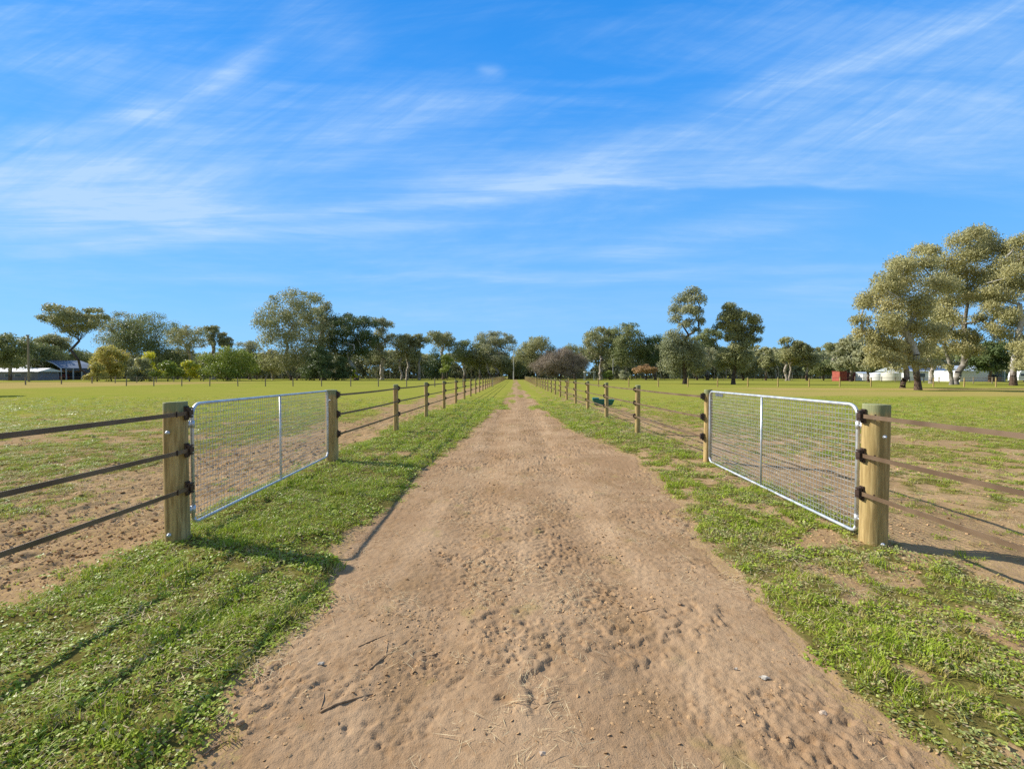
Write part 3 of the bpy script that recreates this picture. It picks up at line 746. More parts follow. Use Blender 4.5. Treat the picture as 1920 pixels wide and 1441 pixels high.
# left of the lane, from the left edge of the frame
far('dark gum at the left edge of the frame behind the white roofed house', 12, 625, 75, 713, 690, lm=L_MID)
far('bushy dark gum right behind the timber light pole at far left', 66, 642, 62, 712, 695, lm=L_MID, shape='round')
far('small light crowned gum between the pole and the umbrella shaped gum', 95, 627, 46, 711.2, 662, lm=L_GUM, bk=M_BARKP)
far('low dull scrubby tree behind the blue grey shed roof', 125, 650, 80, 711, 700, lm=L_MID, shape='round', name='scrub_tree', cat='tree')
far('open umbrella shaped gum with bare dark limbs behind the blue grey shed', 140, 574, 112, 713, 632, shape='umbrella', lm=L_GUM, trunkx=165, bk=M_BARKD, ncl=30, rcf=.105, nleaf=6000, lean=-3, tr=.36, forky=693, gap=.6)
far('broad olive gum half hidden behind the left flank of the dark round gum', 224, 585, 80, 710.9, 672, lm=L_GUM, ncl=24, trunkx=216)
far('big dense rounded gum standing behind the golden shrubs', 277, 584, 108, 711, 682, shape='round', lm=L_MID, ncl=34, nleaf=9500, bk=M_BARKD, tr=.45)
far('thin ragged gum with see through crown right of the big dense round gum', 352, 609, 56, 711.5, 668, lm=L_GUM, ncl=15, nleaf=2600, bk=M_BARKP, gap=.8)
far('tuft topped slender gum behind the middle of the broad green bush', 398, 608, 36, 711, 655, lm=L_GUM, ncl=11, nleaf=2000, bk=M_BARKP, shape='umbrella')
far('small flat topped gum just right of the tuft topped gum', 426, 630, 34, 711, 660, lm=L_GUM, ncl=9, nleaf=1600, shape='umbrella')
far('hazy grey green gum left of the tallest left hand gum', 466, 637, 52, 711, 690, lm=L_GUMG, ncl=16, nleaf=3200)
far('low olive scrub tree behind the yellow wattle bush', 330, 652, 70, 711, 702, lm=L_MID, shape='round', name='scrub_tree')
far('low olive scrub tree between the broad green bush and tallest gum', 480, 665, 50, 711, 704, lm=L_GUM, shape='round', name='scrub_tree')
far('tallest gum of the left tree line with two trunks and a bronze topped crown', 556, 543, 142, 712.5, 692, lm=L_GUM, ncl=46, nleaf=15000, trunks=2, trunkx=549, rcf=.125, tr=.45, gap=.55, seed=91)
far('round shouldered olive gum leaning out on the right of the tallest gum', 606, 565, 50, 712, 640, lm=L_GUM, ncl=14, nleaf=3600)
far('broad dark gum behind the dense round evergreen', 655, 584, 96, 712, 680, lm=L_DARK, ncl=34, nleaf=10500, trunkx=668, shape='gum', rcf=.15)
far('loose olive foliaged gum below the tallest gum on its left side', 510, 655, 50, 712, 704, lm=L_GUM, shape='round', ncl=14, nleaf=3000, bk=M_BARKP)
far('slender twin headed gum right of the broad dark gum', 716, 594, 46, 711.5, 672, lm=L_GUMG, ncl=18, nleaf=3800, bk=M_BARKP)
far('olive gum with pale stems second right of the twin headed gum', 757, 625, 46, 711.5, 672, lm=L_GUM, ncl=16, nleaf=3400, bk=M_BARKP, trunks=2)
far('grey olive gum with bare pale lower limbs left of the yellow flecked bush', 786, 626, 40, 711.5, 676, lm=L_GUM, ncl=14, nleaf=3000, bk=M_BARKP)
far('gum with two bronze heads showing above the yellow flecked bush', 831, 622, 50, 711, 660, lm=L_GUM, ncl=13, nleaf=3000, shape='umbrella')
far('dull brown gum left of the gum nearest the lane end', 872, 639, 56, 711, 690, lm=L_MID, ncl=18, nleaf=4200)
far('large grey green gum closing the left tree line just left of the central pole', 925, 618, 78, 711, 688, lm=L_GUMG, ncl=26, nleaf=6500, trunks=2, rcf=.15)
far('bushy gum hidden low between the brown gum and the large grey green gum', 900, 640, 45, 711, 696, lm=L_MID, ncl=14, nleaf=3300, shape='round')
far('low scrub standing behind the foot of the pale pole at the lane end', 958, 668, 60, 710.8, 706, lm=L_MID, shape='round', name='scrub_tree')
# right of the lane
far('rounded bright olive gum just right of the central pole', 1008, 630, 78, 711.5, 695, lm=L_GUM, ncl=26, nleaf=6800, shape='gum')
far('bronze tipped gum showing above the leafless tree', 1078, 643, 56, 711, 690, lm=L_GUM, ncl=16, nleaf=3600)
far('tall pale stemmed gum left of the big dark gum pair', 1126, 612, 60, 711.5, 672, lm=L_GUM, ncl=20, nleaf=4600, bk=M_BARKP, gap=.75)
far('highest dense gum in the clump behind the orange tree', 1172, 606, 76, 711.8, 690, lm=L_MID, ncl=30, nleaf=8200, tr=.4)
far('dense dark gum between the orange tree and the tall slim gum', 1228, 628, 60, 711.8, 696, lm=L_DARK, ncl=22, nleaf=5600)
far('olive gum behind and right of the tall slim gum', 1325, 615, 52, 712, 695, lm=L_MID, ncl=20, nleaf=4600)
far('blue grey bushy gum between the two tall paddock gums', 1306, 650, 60, 712.5, 704, lm=L_GUMG, ncl=18, nleaf=4400, shape='round')
far('grey green gum showing under the crown of the second paddock gum', 1392, 655, 66, 712.5, 704, lm=L_GUMG, ncl=18, nleaf=4400, shape='round')
far('small round headed gum right of the second paddock gum', 1434, 650, 34, 713, 697, lm=L_GUM, ncl=12, nleaf=2600, shape='round')
far('flat headed gum with pale forked stems, first of a pair of equals', 1477, 633, 48, 713.5, 680, lm=L_GUM, ncl=15, nleaf=3400, bk=M_BARKP, trunks=2)
far('slightly lower olive gum, right of the pale forked one', 1510, 647, 42, 713.5, 693, lm=L_GUM, ncl=14, nleaf=3200)
far('low dark gum in the gap left of the red shed', 1542, 676, 46, 713, 704, lm=L_MID, ncl=12, nleaf=2600, shape='round')
far('pale olive gum standing over the red shed', 1592, 628, 52, 715, 694, lm=L_GUMG, ncl=20, nleaf=5200, leaf=(.5, .28))
far('wispy gum behind the left shoulder of the gum over the red shed', 1560, 642, 34, 712, 665, lm=L_GUM, ncl=9, nleaf=1500, shape='umbrella', bk=M_BARKP)
far('olive gum in front of the water tanks right of the red shed', 1625, 650, 44, 716, 698, lm=L_GUMG, ncl=15, nleaf=3800, leaf=(.5, .28))
far('dark pine shaped tree behind the big gums, seen low through their trunks', 1850, 640, 60, 716, 698, lm=L_DARK, ncl=20, nleaf=4200, name='dark_tree')
far('grey foliaged tree behind the white caravan', 1915, 660, 60, 715, 705, lm=L_GUMG, ncl=12, nleaf=2600, shape='round')
# paddock gums
T('gum_tree', 'tall slim gum in the right paddock with leafy skirt and high narrow head', 1281, 538, 80, 719.8, 706, 'slim', L_GUMG, trunkx=1283, bk=M_BARKD, seed=201, group='tall gums in the right paddock', gap=.55, leaf=(.34, .15), tr=.36,
  clumps=[(1292, 552, 12), (1300, 566, 13), (1281, 562, 14), (1272, 580, 12), (1303, 586, 12), (1286, 588, 13), (1266, 598, 10), (1309, 603, 9), (1291, 606, 9), (1277, 612, 8), (1302, 620, 8),
          (1262, 632, 14), (1258, 650, 17), (1280, 645, 17), (1262, 668, 19), (1285, 666, 18), (1302, 655, 14), (1256, 685, 16), (1275, 688, 17), (1298, 680, 16), (1312, 665, 11), (1266, 700, 10), (1310, 690, 10)], ncl=23, nleaf=24000)
T('gum_tree', 'second tall paddock gum with dark dense head leaning right', 1383, 567, 78, 720.3, 706, 'slim', L_GUM, trunkx=1374, bk=M_BARKD, seed=202, group='tall gums in the right paddock', leaf=(.34, .16), tr=.34,
  clumps=[(1366, 578, 10), (1375, 590, 13), (1358, 598, 12), (1388, 598, 12), (1404, 604, 12), (1352, 612, 9), (1372, 612, 14), (1393, 618, 13), (1410, 618, 10), (1379, 630, 14), (1401, 634, 12), (1366, 634, 9), (1412, 638, 7),
          (1386, 648, 12), (1372, 655, 12), (1360, 668, 14), (1378, 672, 15), (1396, 670, 13), (1366, 685, 12), (1388, 688, 12), (1350, 680, 8)], ncl=21, nleaf=24000)
# foreground gum group at right
GG = 'big gums at the right edge'
T('gum_tree', 'nearest big gum at right, dark double trunk and tan foliage reaching low', 1690, 472, 150, 731, 700, 'willow', L_GUMT, trunkx=1718, seed=211, group=GG, tr=.30, leaf=(.22, .10), nleaf=48000, bk=M_BARK, depth=.9,
  clumps=[(1718, 480, 13), (1700, 492, 20), (1738, 500, 22), (1670, 510, 20), (1645, 528, 17), (1712, 530, 26), (1632, 545, 14), (1668, 548, 24), (1745, 545, 24), (1630, 572, 15), (1655, 580, 22), (1695, 572, 26), (1735, 588, 24),
          (1640, 605, 20), (1675, 612, 24), (1712, 622, 24), (1750, 625, 20), (1635, 635, 18), (1662, 645, 22), (1692, 655, 22), (1728, 655, 20), (1645, 668, 17), (1672, 680, 17), (1705, 682, 16), (1738, 684, 14), (1655, 690, 10), (1622, 655, 9), (1624, 600, 14), (1630, 622, 15), (1640, 558, 17)], ncl=30)
T('gum_tree', 'smaller gum with pale and dark forked trunk left of the nearest big gum', 1672, 600, 90, 727, 698, 'gum', L_GUMT, trunkx=1689, seed=212, group=GG, tr=.30, leaf=(.26, .12), nleaf=15000, ncl=18, lean=.4)
T('gum_tree', 'tallest central gum of the right group with a massive grey forked trunk', 1800, 439, 175, 721, 655, 'gum', L_GUMT, trunkx=1788, seed=213, group=GG, tr=.48, forky=684, leaf=(.30, .14), nleaf=54000, bk=M_BARKG, depth=.8, trunks=2, lean=.6,
  clumps=[(1835, 449, 15), (1800, 450, 18), (1865, 452, 12), (1770, 462, 18), (1740, 468, 15), (1825, 475, 24), (1780, 490, 24), (1855, 480, 18), (1748, 500, 22), (1810, 512, 26), (1772, 530, 24), (1745, 545, 20), (1840, 520, 22), (1812, 548, 18),
          (1865, 545, 14), (1755, 575, 20), (1785, 568, 14), (1738, 600, 20), (1765, 615, 16), (1750, 640, 18), (1775, 655, 16), (1805, 660, 14), (1830, 655, 15), (1845, 590, 10), (1728, 665, 14), (1850, 625, 9), (1808, 600, 15), (1850, 560, 18), (1790, 628, 17), (1838, 640, 15), (1835, 565, 14), (1770, 690, 8), (1824, 600, 13), (1828, 628, 15)], ncl=34)
T('gum_tree', 'leaning grey trunked gum between the nearest and the tallest big gum', 1745, 560, 70, 718.8, 670, 'gum', L_GUM, trunkx=1742, seed=214, group=GG, tr=.35, leaf=(.3, .14), nleaf=7000, ncl=14, bk=M_BARKP)
T('gum_tree', 'tan gum cut by the right edge of the frame with foliage hanging low', 1915, 437, 170, 722.5, 690, 'willow', L_GUMT, trunkx=1894, seed=215, group=GG, tr=.40, leaf=(.27, .125), nleaf=50000, bk=M_BARK, depth=.9,
  clumps=[(1912, 450, 18), (1890, 462, 16), (1935, 455, 22), (1905, 485, 24), (1878, 495, 18), (1930, 500, 26), (1862, 520, 17), (1890, 525, 24), (1920, 535, 26), (1858, 550, 16), (1885, 560, 22), (1950, 560, 26), (1852, 578, 14), (1872, 595, 17),
          (1905, 590, 20), (1935, 605, 22), (1860, 618, 15), (1890, 632, 17), (1918, 640, 20), (1875, 655, 16), (1900, 668, 18), (1930, 675, 20), (1880, 685, 12), (1960, 640, 24), (1975, 500, 24)], ncl=25)
# low growth
SG = 'shrubs near the left sheds'
def shrub(name, label, cx, topy, w, base, lm, n=3200, bot=None, shape='dome', **k):
    seed[0] += 1
    return tree(name, label, cx, topy, w, base, bot or base-2, shape, lm, cat='shrub', ncl=k.pop('ncl', 18), nleaf=n, leaf=k.pop('leaf', (.42, .26)), seed=300+seed[0], rcf=k.pop('rcf', .2), tr=.15, group=SG, bk=M_BARKD, **k)
shrub('shrub', 'rusty gold shrub at the right end of the blue grey shed', 178, 676, 32, 715.3, L_GOLD, 2200)
shrub('shrub', 'tallest golden shrub beside the blue grey shed', 205, 648, 66, 714.6, L_GOLD, 8200, shape='gum', ncl=24)
shrub('shrub', 'brownish olive rounded shrub between the tallest golden and the yellow one', 262, 668, 46, 714.8, L_GUM, 4200)
shrub('shrub', 'bright yellow shrub peeping over the olive rounded ones', 278, 656, 44, 713.9, L_YEL, 3600)
shrub('shrub', 'green shrub with yellow top left of the yellow wattle', 312, 674, 52, 714.8, L_GRN, 3600)
shrub('shrub', 'vivid yellow wattle shrub against the broad green bush', 353, 674, 36, 714.5, L_YEL, 2600)
shrub('shrub', 'broad rounded leafy green bush, largest of the shrubs', 424, 647, 118, 714, L_GRN, 11000, ncl=40, rcf=.14)
shrub('shrub', 'small rounded green lobe at the left foot of the broad green bush', 374, 680, 22, 713.6, L_GRN, 1500, ncl=9)
shrub('evergreen_tree', 'dense dark round evergreen in front of the tallest gum', 598, 648, 74, 713.3, L_DARK, 10000, ncl=36, rcf=.15)
shrub('evergreen_tree', 'smaller dark round evergreen touching the dense one on its right', 640, 668, 42, 713.2, L_DARK, 4200)
shrub('shrub', 'little bright yellow shrub at the foot of the broad dark gum', 663, 692, 16, 713, L_YEL, 800, ncl=8)
shrub('shrub', 'yellow flecked dark green bush mid way along the left tree line', 820, 652, 58, 712, L_DARK, 5200, ncl=24)
shrub('shrub', 'yellow topped part of a bush between brown gums left of lane end', 838, 660, 30, 712.6, L_GRN, 1800, ncl=10)
shrub('shrub', 'low blue green shrub right of the leafless tree', 1143, 695, 26, 712.2, L_GRN, 1200, ncl=9)
shrub('shrub', 'low pale grey shrub left of the orange tree', 1168, 694, 30, 712.4, L_GUMG, 1200, ncl=9)
shrub('shrub', 'small dark round shrub between the orange tree and the lamp pole', 1184, 690, 16, 712, L_DARK, 900, ncl=7)
T('autumn_tree', 'small umbrella shaped tree with orange brown leaves in the right paddock', 1211, 683, 52, 712.3, 700, 'dome', L_ORA, seed=401, ncl=34, rcf=.11, nleaf=6500, leaf=(.36, .2), tr=.28, bk=M_BARKD, flat_=.6)
T('leafless_tree', 'wide leafless tree with dense brown twigs beside the lane end', 1051, 651, 98, 712, 705, 'dome', L_BARE, seed=402, ncl=60, rcf=.13, nleaf=26000, leaf=(1.5, .055), tr=.32, bk=M_BARKD, droop=-.5, gap=.4)
# a tree outside the left edge whose shade falls into the frame
T('gum_tree', 'gum outside the frame whose shadow lies on the left paddock', -180, 590, 130, 744.5, 640, 'round', L_GUM, seed=403, ncl=24, nleaf=9000, leaf=(.3, .15), group=TG, Z=35.5)

# far-off wood behind everything: reads as one mass
r = np.random.default_rng(77); n = 260000
ang = (r.random(n)-.5)*2; Xw = ang*330; Yw = 200+26*r.random(n)+.10*np.abs(Xw)
topz = 8.5+3.2*sst(25, 60, Xw)+6.5*fbm(Xw, Xw*0, 14.0, 3, 40.0) + 3*(fbm(Xw, Xw*0, 3.5, 2, 41.0)-.5)
Zw = topz*(r.random(n)**.75); P = np.stack([Xw, Yw, Zw], 1)
# clumpiness
c = fbm(Xw*1.0, Zw*1.3+Yw*.15, 2.4, 3, 42.0); P = P[c > .39+.11*Zw/topz]; n = len(P)
A = r.normal(size=(n, 3)); A[:, 2] -= .8; N = r.normal(size=(n, 3))+np.array([-.3, -.5, .5]); sz = .7+.8*r.random(n)
V, Fq = leaf_quads(P, A, N, .62*sz, .42*sz)
t = np.clip(fbm(P[:, 0], P[:, 2]*1.5, 7.0, 2, 43.0)*1.1-.05+.3*(r.random(n)-.5), 0, 1)
tag(link('far_woodland', npmesh('far_woodland', V, Fq, L_GUMG, False, {'tint': np.repeat(t, 4)})), kind='stuff', label='far off belt of olive scrub filling in behind the tree line')
mb = MB()
for i in range(260):
    x_ = random.uniform(-230, 260); y_ = random.uniform(196, 214)+.1*abs(x_); h_ = random.uniform(5, 9)
    mb.tube([(x_, y_, 0), (x_+random.gauss(0, .5), y_, h_*.5), (x_+random.gauss(0, 1.2), y_, h_)], [.22, .15, .06], 4, False)
tag(mb.build('distant_stems', M_BARKP), kind='stuff', label='pale bare stems crowding the foot of the far off wood')
# ------------------------------------------------------------------ buildings and things
M_BLUEROOF = flat('blue_grey_roof', (.115, .150, .205), .12, .8, .5)
M_BLUEWALL = flat('blue_grey_wall', (.065, .085, .12), .15, 1, .6)
M_WHITE = flat('white_sheet', (.78, .78, .76), .05, .6, .5)
M_CREAM = flat('cream_sheet', (.66, .63, .52), .06, .6, .5)
M_GREYR = flat('pale_grey_roof', (.42, .46, .49), .08, .6, .4)
M_LILAC = flat('grey_brick', (.24, .235, .27), .15, 2, .8)
M_RED = flat('red_sheet', (.34, .085, .060), .15, 1.5, .6)
M_REDD = flat('dark_red_sheet', (.13, .030, .028), .2, 1.5, .7)
M_DARK = flat('dark_bay_shade', (.02, .022, .028), .2, 1, .8)
M_SOLAR = flat('solar_glass', (.035, .045, .11), .2, 1, .15, spec=.6)
M_PANE = flat('dark_glass', (.03, .035, .04), .1, 1, .1, spec=.7)
M_TAN = flat('hay_tan', (.42, .27, .14), .2, 2, .9)
M_CONC = flat('concrete_pole', (.50, .50, .47), .1, 2, .8)
M_PLASTIC = flat('green_plastic', (.018, .15, .115), .12, 6, .4, spec=.5)
M_WATER = flat('trough_water', (.03, .05, .055), .1, 3, .05, spec=.6)
M_TYRE = flat('black_tyre', (.015, .015, .015), .1, 5, .8)
M_GREENP = flat('green_paint', (.07, .22, .13), .1, 2, .6)
def V3(x, y, Z): return Vector((wx(x, Z), Z, wh(y, Z)))
def quadbox(p0, p1, th):  pass
# open barn: gable end to the left, long side to the right
def barn():
    c = Vector((wx(113, 158), 158, 0)); l = Vector((wx(53, 166), 166, 0)); rr = Vector((wx(178, 165), 165, 0))
    u = (l-c); gw = u.length; u.normalize(); v = (rr-c); ln = v.length; v.normalize(); back = v
    root = empty('open_barn', c, 'blue grey open barn with arched gable and long low side roof at far left', 'barn')
    eh, ah = 4.1, 7.0
    def P(a, b, z): return tuple(u*a + v*b + Vector((0, 0, z)))
    prf = [(0, eh), (gw*.22, eh+1.6), (gw*.5, ah), (gw*.78, eh+1.6), (gw, eh)]
    m = MB()
    for (a0, z0), (a1, z1) in zip(prf[:-1], prf[1:]):
        q = [P(a0, -.3, z0+.15), P(a1, -.3, z1+.15), P(a1, ln, z1+.15), P(a0, ln, z0+.15), P(a0, -.3, z0), P(a1, -.3, z1), P(a1, ln, z1), P(a0, ln, z0)]
        m.add(q, [(0, 1, 2, 3), (7, 6, 5, 4), (0, 4, 5, 1), (1, 5, 6, 2), (2, 6, 7, 3), (3, 7, 4, 0)])
    m.build('roof', M_BLUEROOF, root)
    m = MB(); m.tube([P(0, -.4, 0), P(0, -.4, eh)] + [P(a, -.4, z+.1) for a, z in prf[1:-1]] + [P(gw, -.4, eh), P(gw, -.4, 0)], .17, 6); m.build('gable_frame', M_GREYR, root)
    m = MB()
    def wall(m, p, q, z0, z1, th=.15):
        p, q = Vector(p), Vector(q); d = (q-p).normalized(); n = Vector((d.y, -d.x, 0))*th
        m.add([p+Vector((0,0,z0)), q+Vector((0,0,z0)), q+n+Vector((0,0,z0)), p+n+Vector((0,0,z0)), p+Vector((0,0,z1)), q+Vector((0,0,z1)), q+n+Vector((0,0,z1)), p+n+Vector((0,0,z1))],
              [(3,2,1,0),(4,5,6,7),(0,1,5,4),(1,2,6,5),(2,3,7,6),(3,0,4,7)])
    o3 = lambda a, b: Vector(P(a, b, 0))
    wall(m, o3(.2, ln*.55), o3(.2, ln), 0, eh); wall(m, o3(gw, .5), o3(gw, ln), 0, eh); wall(m, o3(0.3, ln-.2), o3(gw-.2, ln-.2), 0, eh+1.4); wall(m, o3(.2, 0.6), o3(.2, ln*.55), eh-.8, eh)
    m.build('wall', M_BLUEWALL, root)
    m = MB()
    for b in (.1, .3, .55): m.box(P(.1, ln*b, eh/2), (.28, .28, eh))
    m.build('side_post', M_GREYR, root)
    MB().box(P(gw*.45, ln*.5, 3.3), (gw*.55, .3, 1.0)).build('hay_panel', M_TAN, root)
    return root, P, gw, ln
bn, PB, gw, ln = barn()
c0 = Vector(bn.location)
def buggy(name, loc, label, col, rz, L=2.6):
    root = empty(name, loc, label, 'vehicle', None, rz); m = MB()
    pf = [(-L/2, .35), (-L/2, .75), (-L*.2, .85), (-L*.08, 1.25), (L*.22, 1.25), (L*.32, .9), (L/2, .8), (L/2, .35)]
    n = len(pf); m.add([(x, s*.7, z) for s in (-1, 1) for x, z in pf], [tuple(reversed(range(n))), tuple(range(n, 2*n))]+[(i, (i+1) % n, (i+1) % n+n, i+n) for i in range(n)])
    m.build('body', col, root, bevel=.04)
    for x in (-L*.32, L*.32):
        for s in (-1, 1):
            m = MB(); m.tube([(x, s*.62, .32), (x, s*.80, .32)], .32, 14); m.build('wheel', M_TYRE, root)
    m = MB(); m.box((L*.07, 0, 1.05), (L*.24, 1.43, .26)); m.build('window', M_PANE, root)
    return root
buggy('utility_buggy', c0+Vector(PB(gw*.42, -2.5, 0)), 'small white utility buggy parked in front of the open barn gable', M_WHITE, .5)
m = MB(); m.box((0, 0, .9), (3.4, 1.8, 1.0)); m.box((1.2, 0, 1.7), (1.0, 1.6, .7)); o = empty('red_tractor', c0+Vector(PB(gw*.28, ln*.25, 0)), 'red tractor standing in the shade inside the open barn', 'tractor')
m.build('body', M_RED, o, bevel=.08)
for x, rr_ in ((-1.0, .7), (1.2, .5)):
    for s in (-1, 1): MB().tube([(x, s*.9, rr_), (x, s*1.2, rr_)], rr_, 14).build('wheel', M_TYRE, o)
m = MB()
for k in range(4): m.box((k*2.6, 0, .8), (2.3, 1.4, 1.5))
def gable_house(name, label, cat, x0, x1, Z, eave, apex, depth, roofm, wallm, overhang=.4, wins=(), solar=False, door=None, group=None, ridge='x', rz=0.0):
    X0, X1 = wx(x0, Z), wx(x1, Z); w = X1-X0; root = empty(name, ((X0+X1)/2, Z, 0), label, cat, group, rz); e, a = wh(eave, Z), wh(apex, Z)
    MB().box((0, depth/2, e/2), (w, depth, e)).build('wall', wallm, root)
    o = overhang; m = MB()
    if ridge == 'x':
        q = [(-w/2-o, -o, e), (w/2+o, -o, e), (w/2+o, depth/2, a), (-w/2-o, depth/2, a), (-w/2-o, depth+o, e), (w/2+o, depth+o, e)]
        m.add(q, [(0, 1, 2, 3), (3, 2, 5, 4), (0, 3, 4), (1, 5, 2), (0, 4, 5, 1)])
    else:
        q = [(-w/2-o, -o, e), (w/2+o, -o, e), (0, -o, a), (-w/2-o, depth+o, e), (w/2+o, depth+o, e), (0, depth+o, a)]
        m.add(q, [(0, 1, 2), (3, 5, 4), (0, 2, 5, 3), (1, 4, 5, 2), (0, 3, 4, 1)])
    rf = m.build('roof', roofm, root)
    for (fx, fz, ww, wh_) in wins:
        f = MB().box((fx*w/2, -.03, fz), (ww+.16, .08, wh_+.16)).build('window', M_WHITE, root); MB().box((fx*w/2, -.075, fz), (ww, .03, wh_)).build('pane', M_PANE, f)
    if solar:
        for k in range(solar):
            t0, t1 = .2, .85; xx = -w*.42+k*(w*.84/solar); ww = w*.84/solar*.92
            f = lambda t: (-o+t*(depth/2+o), e+t*(a-e)+.07)
            (y0_, z0_), (y1_, z1_) = f(t0), f(t1)
            MB().add([(xx, y0_, z0_), (xx+ww, y0_, z0_), (xx+ww, y1_, z1_), (xx, y1_, z1_), (xx, y0_, z0_-.05), (xx+ww, y0_, z0_-.05), (xx+ww, y1_, z1_-.05), (xx, y1_, z1_-.05)],
                     [(0,1,2,3),(7,6,5,4),(0,4,5,1),(1,5,6,2),(2,6,7,3),(3,7,4,0)]).build('solar_panel', M_SOLAR, root)
    return root
gable_house('farmhouse', 'low grey farmhouse with bright white roof at the left edge of the frame', 'house', -50, 66, 150, 696.5, 689.5, 7, M_WHITE, M_LILAC, .8, [(.35, 1.6, 2.0, 1.1), (.7, 1.6, 1.4, 1.1), (0, 1.6, 1.6, 1.1)])
gable_house('rear_shed', 'dark gabled shed roof rising behind the white roofed farmhouse', 'shed', 30, 78, 185, 690, 681, 8, M_BLUEROOF, M_BLUEWALL, .4, ridge='x')
# right hand group
gable_house('white_house', 'long white house with dark solar panels behind the big gum trunks', 'house', 1700, 1826, 140, 696, 684.5, 12, M_GREYR, M_WHITE, .6, [(-.6, 1.7, 1.6, 1.1), (-.1, 1.7, 1.6, 1.1), (.5, 1.7, 1.6, 1.1)], solar=6)
def wshed():
    Z = 118; root = empty('white_shed', (wx(1850, Z), Z, 0), 'white shed with pale grey roof and open dark bay beside the caravan', 'shed')
    e, a = wh(695, Z), wh(685.5, Z); wl = -(wx(1850, Z)-wx(1795, Z)); wr = wx(1878, Z)-wx(1850, Z); d = 9
    m = MB(); m.box((wl/2, .1, e/2), (-wl, .2, e)); m.box((wl+.1, d/2, e/2), (.2, d-.5, e)); m.box((wl/2+wr/2, d, e/2), (wr-wl-.4, .2, e)); m.build('wall', M_WHITE, root)
    m = MB(); m.box((.35, .15, (e+.6)/2), (.5, .3, e+.6)); m.box((wr, .15, e/2), (.3, .3, e)); m.box((wr, d/2, e/2), (.15, d-1, e)); m.build('bay_frame', M_GREYR, root)
    m = MB(); th = .12
    q = [(wl-.4, -.5, e), (wr+.4, -.5, e+.6), (wr-.2, -.5, a), (wl+2.2, 4.5, a), (wl-.4, d+.5, e), (wr+.4, d+.5, e+.6)]
    m.add([(wl-.4, -.5, e), (.9*wr*.5, -.5, a-.1), (wr*.5, d, a+.1), (wl-.4+2.5, d, e+1.4), (wl-.4, -.5, e-th), (.9*wr*.5, -.5, a-.1-th), (wr*.5, d, a+.1-th), (wl-.4+2.5, d, e+1.4-th)],
          [(0,1,2,3),(7,6,5,4),(0,4,5,1),(1,5,6,2),(2,6,7,3),(3,7,4,0)])
    m.add([(wr*.45, -.5, a-.1), (wr+.5, -.5, e+.5), (wr+.5, d, e+.5), (wr*.5, d, a+.1), (wr*.45, -.5, a-.1-th), (wr+.5, -.5, e+.5-th), (wr+.5, d, e+.5-th), (wr*.5, d, a+.1-th)],
          [(0,1,2,3),(7,6,5,4),(0,4,5,1),(1,5,6,2),(2,6,7,3),(3,7,4,0)])
    m.build('roof', M_GREYR, root)
    MB().box((wr/2+.2, d-.6, e/2), (wr-.6, .2, e-.1)).build('bay_shade_sheet', M_DARK, root)  # near-black sheet, the shade inside the open bay painted as colour
    return root, Z
ws, Zs = wshed()
o = tag(MB().tube([(0, 0, 0), (0, .5, 0)], .85, 18).build('stored_tyre', M_TYRE, None, loc=(wx(1862, 117), 117.3, .85)), 'large black tyre standing in the open bay of the white shed', 'tyre')
m = MB()
for k in range(4): m.tube([(k*.55, 0, 0), (k*.55, 0, 2.1)], .05, 5)
for z in (.1, .7, 1.3, 2.0): m.tube([(0, 0, z), (1.65, 0, z)], .05, 5)
tag(m.build('cattle_panel', M_GREENP, None, loc=(wx(1876, 112), 112, 0)), 'green steel rail panel between the white shed and caravan', 'rail panel')
def caravan():
    Z = 100; root = empty('caravan', (wx(1926, Z), Z, 0), 'white caravan with dark windows at the right edge of the frame', 'caravan'); L = 5.2; m = MB()
    pf = [(-L/2, .5), (-L/2-.05, 1.3), (-L/2+.2, 2.3), (-L/2+.6, 2.6), (L/2-.3, 2.6), (L/2, 2.2), (L/2, .5)]; n = len(pf)
    m.add([(x, y, z) for y in (0, 2.2) for x, z in pf], [tuple(range(n)), tuple(reversed(range(n, 2*n)))]+[((i+1) % n, i, i+n, (i+1) % n+n) for i in range(n)])
    m.build('body', M_WHITE, root, bevel=.06)
    for x in (-1.7, .2, 1.8): MB().box((x, -.02, 1.75), (1.0, .04, .5)).build('window', M_PANE, root)
    for x in (-.5, .4): MB().tube([(x, -.02, .33), (x, .2, .33)], .33, 14).build('wheel', M_TYRE, root)
    MB().tube([(-L/2, 1.1, .55), (-L/2-1.2, 1.1, .5)], .06, 6).build('drawbar', M_GREYR, root)
caravan()
def tank(label, xc, w, ytop, Z, mt):
    rr = w/F*Z/2; h = wh(ytop, Z); root = empty('water_tank', (wx(xc, Z), Z, 0), label, 'water tank', 'round water tanks'); m = MB()
    zz = [0]; rd = [rr]
    for k in range(1, 9): zz += [h*.86*k/9-.06, h*.86*k/9, h*.86*k/9+.06]; rd += [rr, rr*1.012, rr]
    zz += [h*.86]; rd += [rr]; m.tube([(0, 0, z) for z in zz], rd, 28); m.build('barrel', mt, root, smooth=True)
    m = MB(); m.tube([(0, 0, h*.86), (0, 0, h*.97), (0, 0, h)], [rr*1.02, rr*.45, rr*.12], 28); m.build('lid', mt, root)
tank('white water tank left of the cream one', 1641, 26, 698, 138, M_WHITE)
tank('cream water tank with domed lid between the gum trunks', 1667, 30, 696.5, 132, M_CREAM)
gable_house('pump_shed', 'low white shed left of the water tanks', 'shed', 1615, 1632, 140, 700, 697, 5, M_GREYR, M_WHITE, .2)
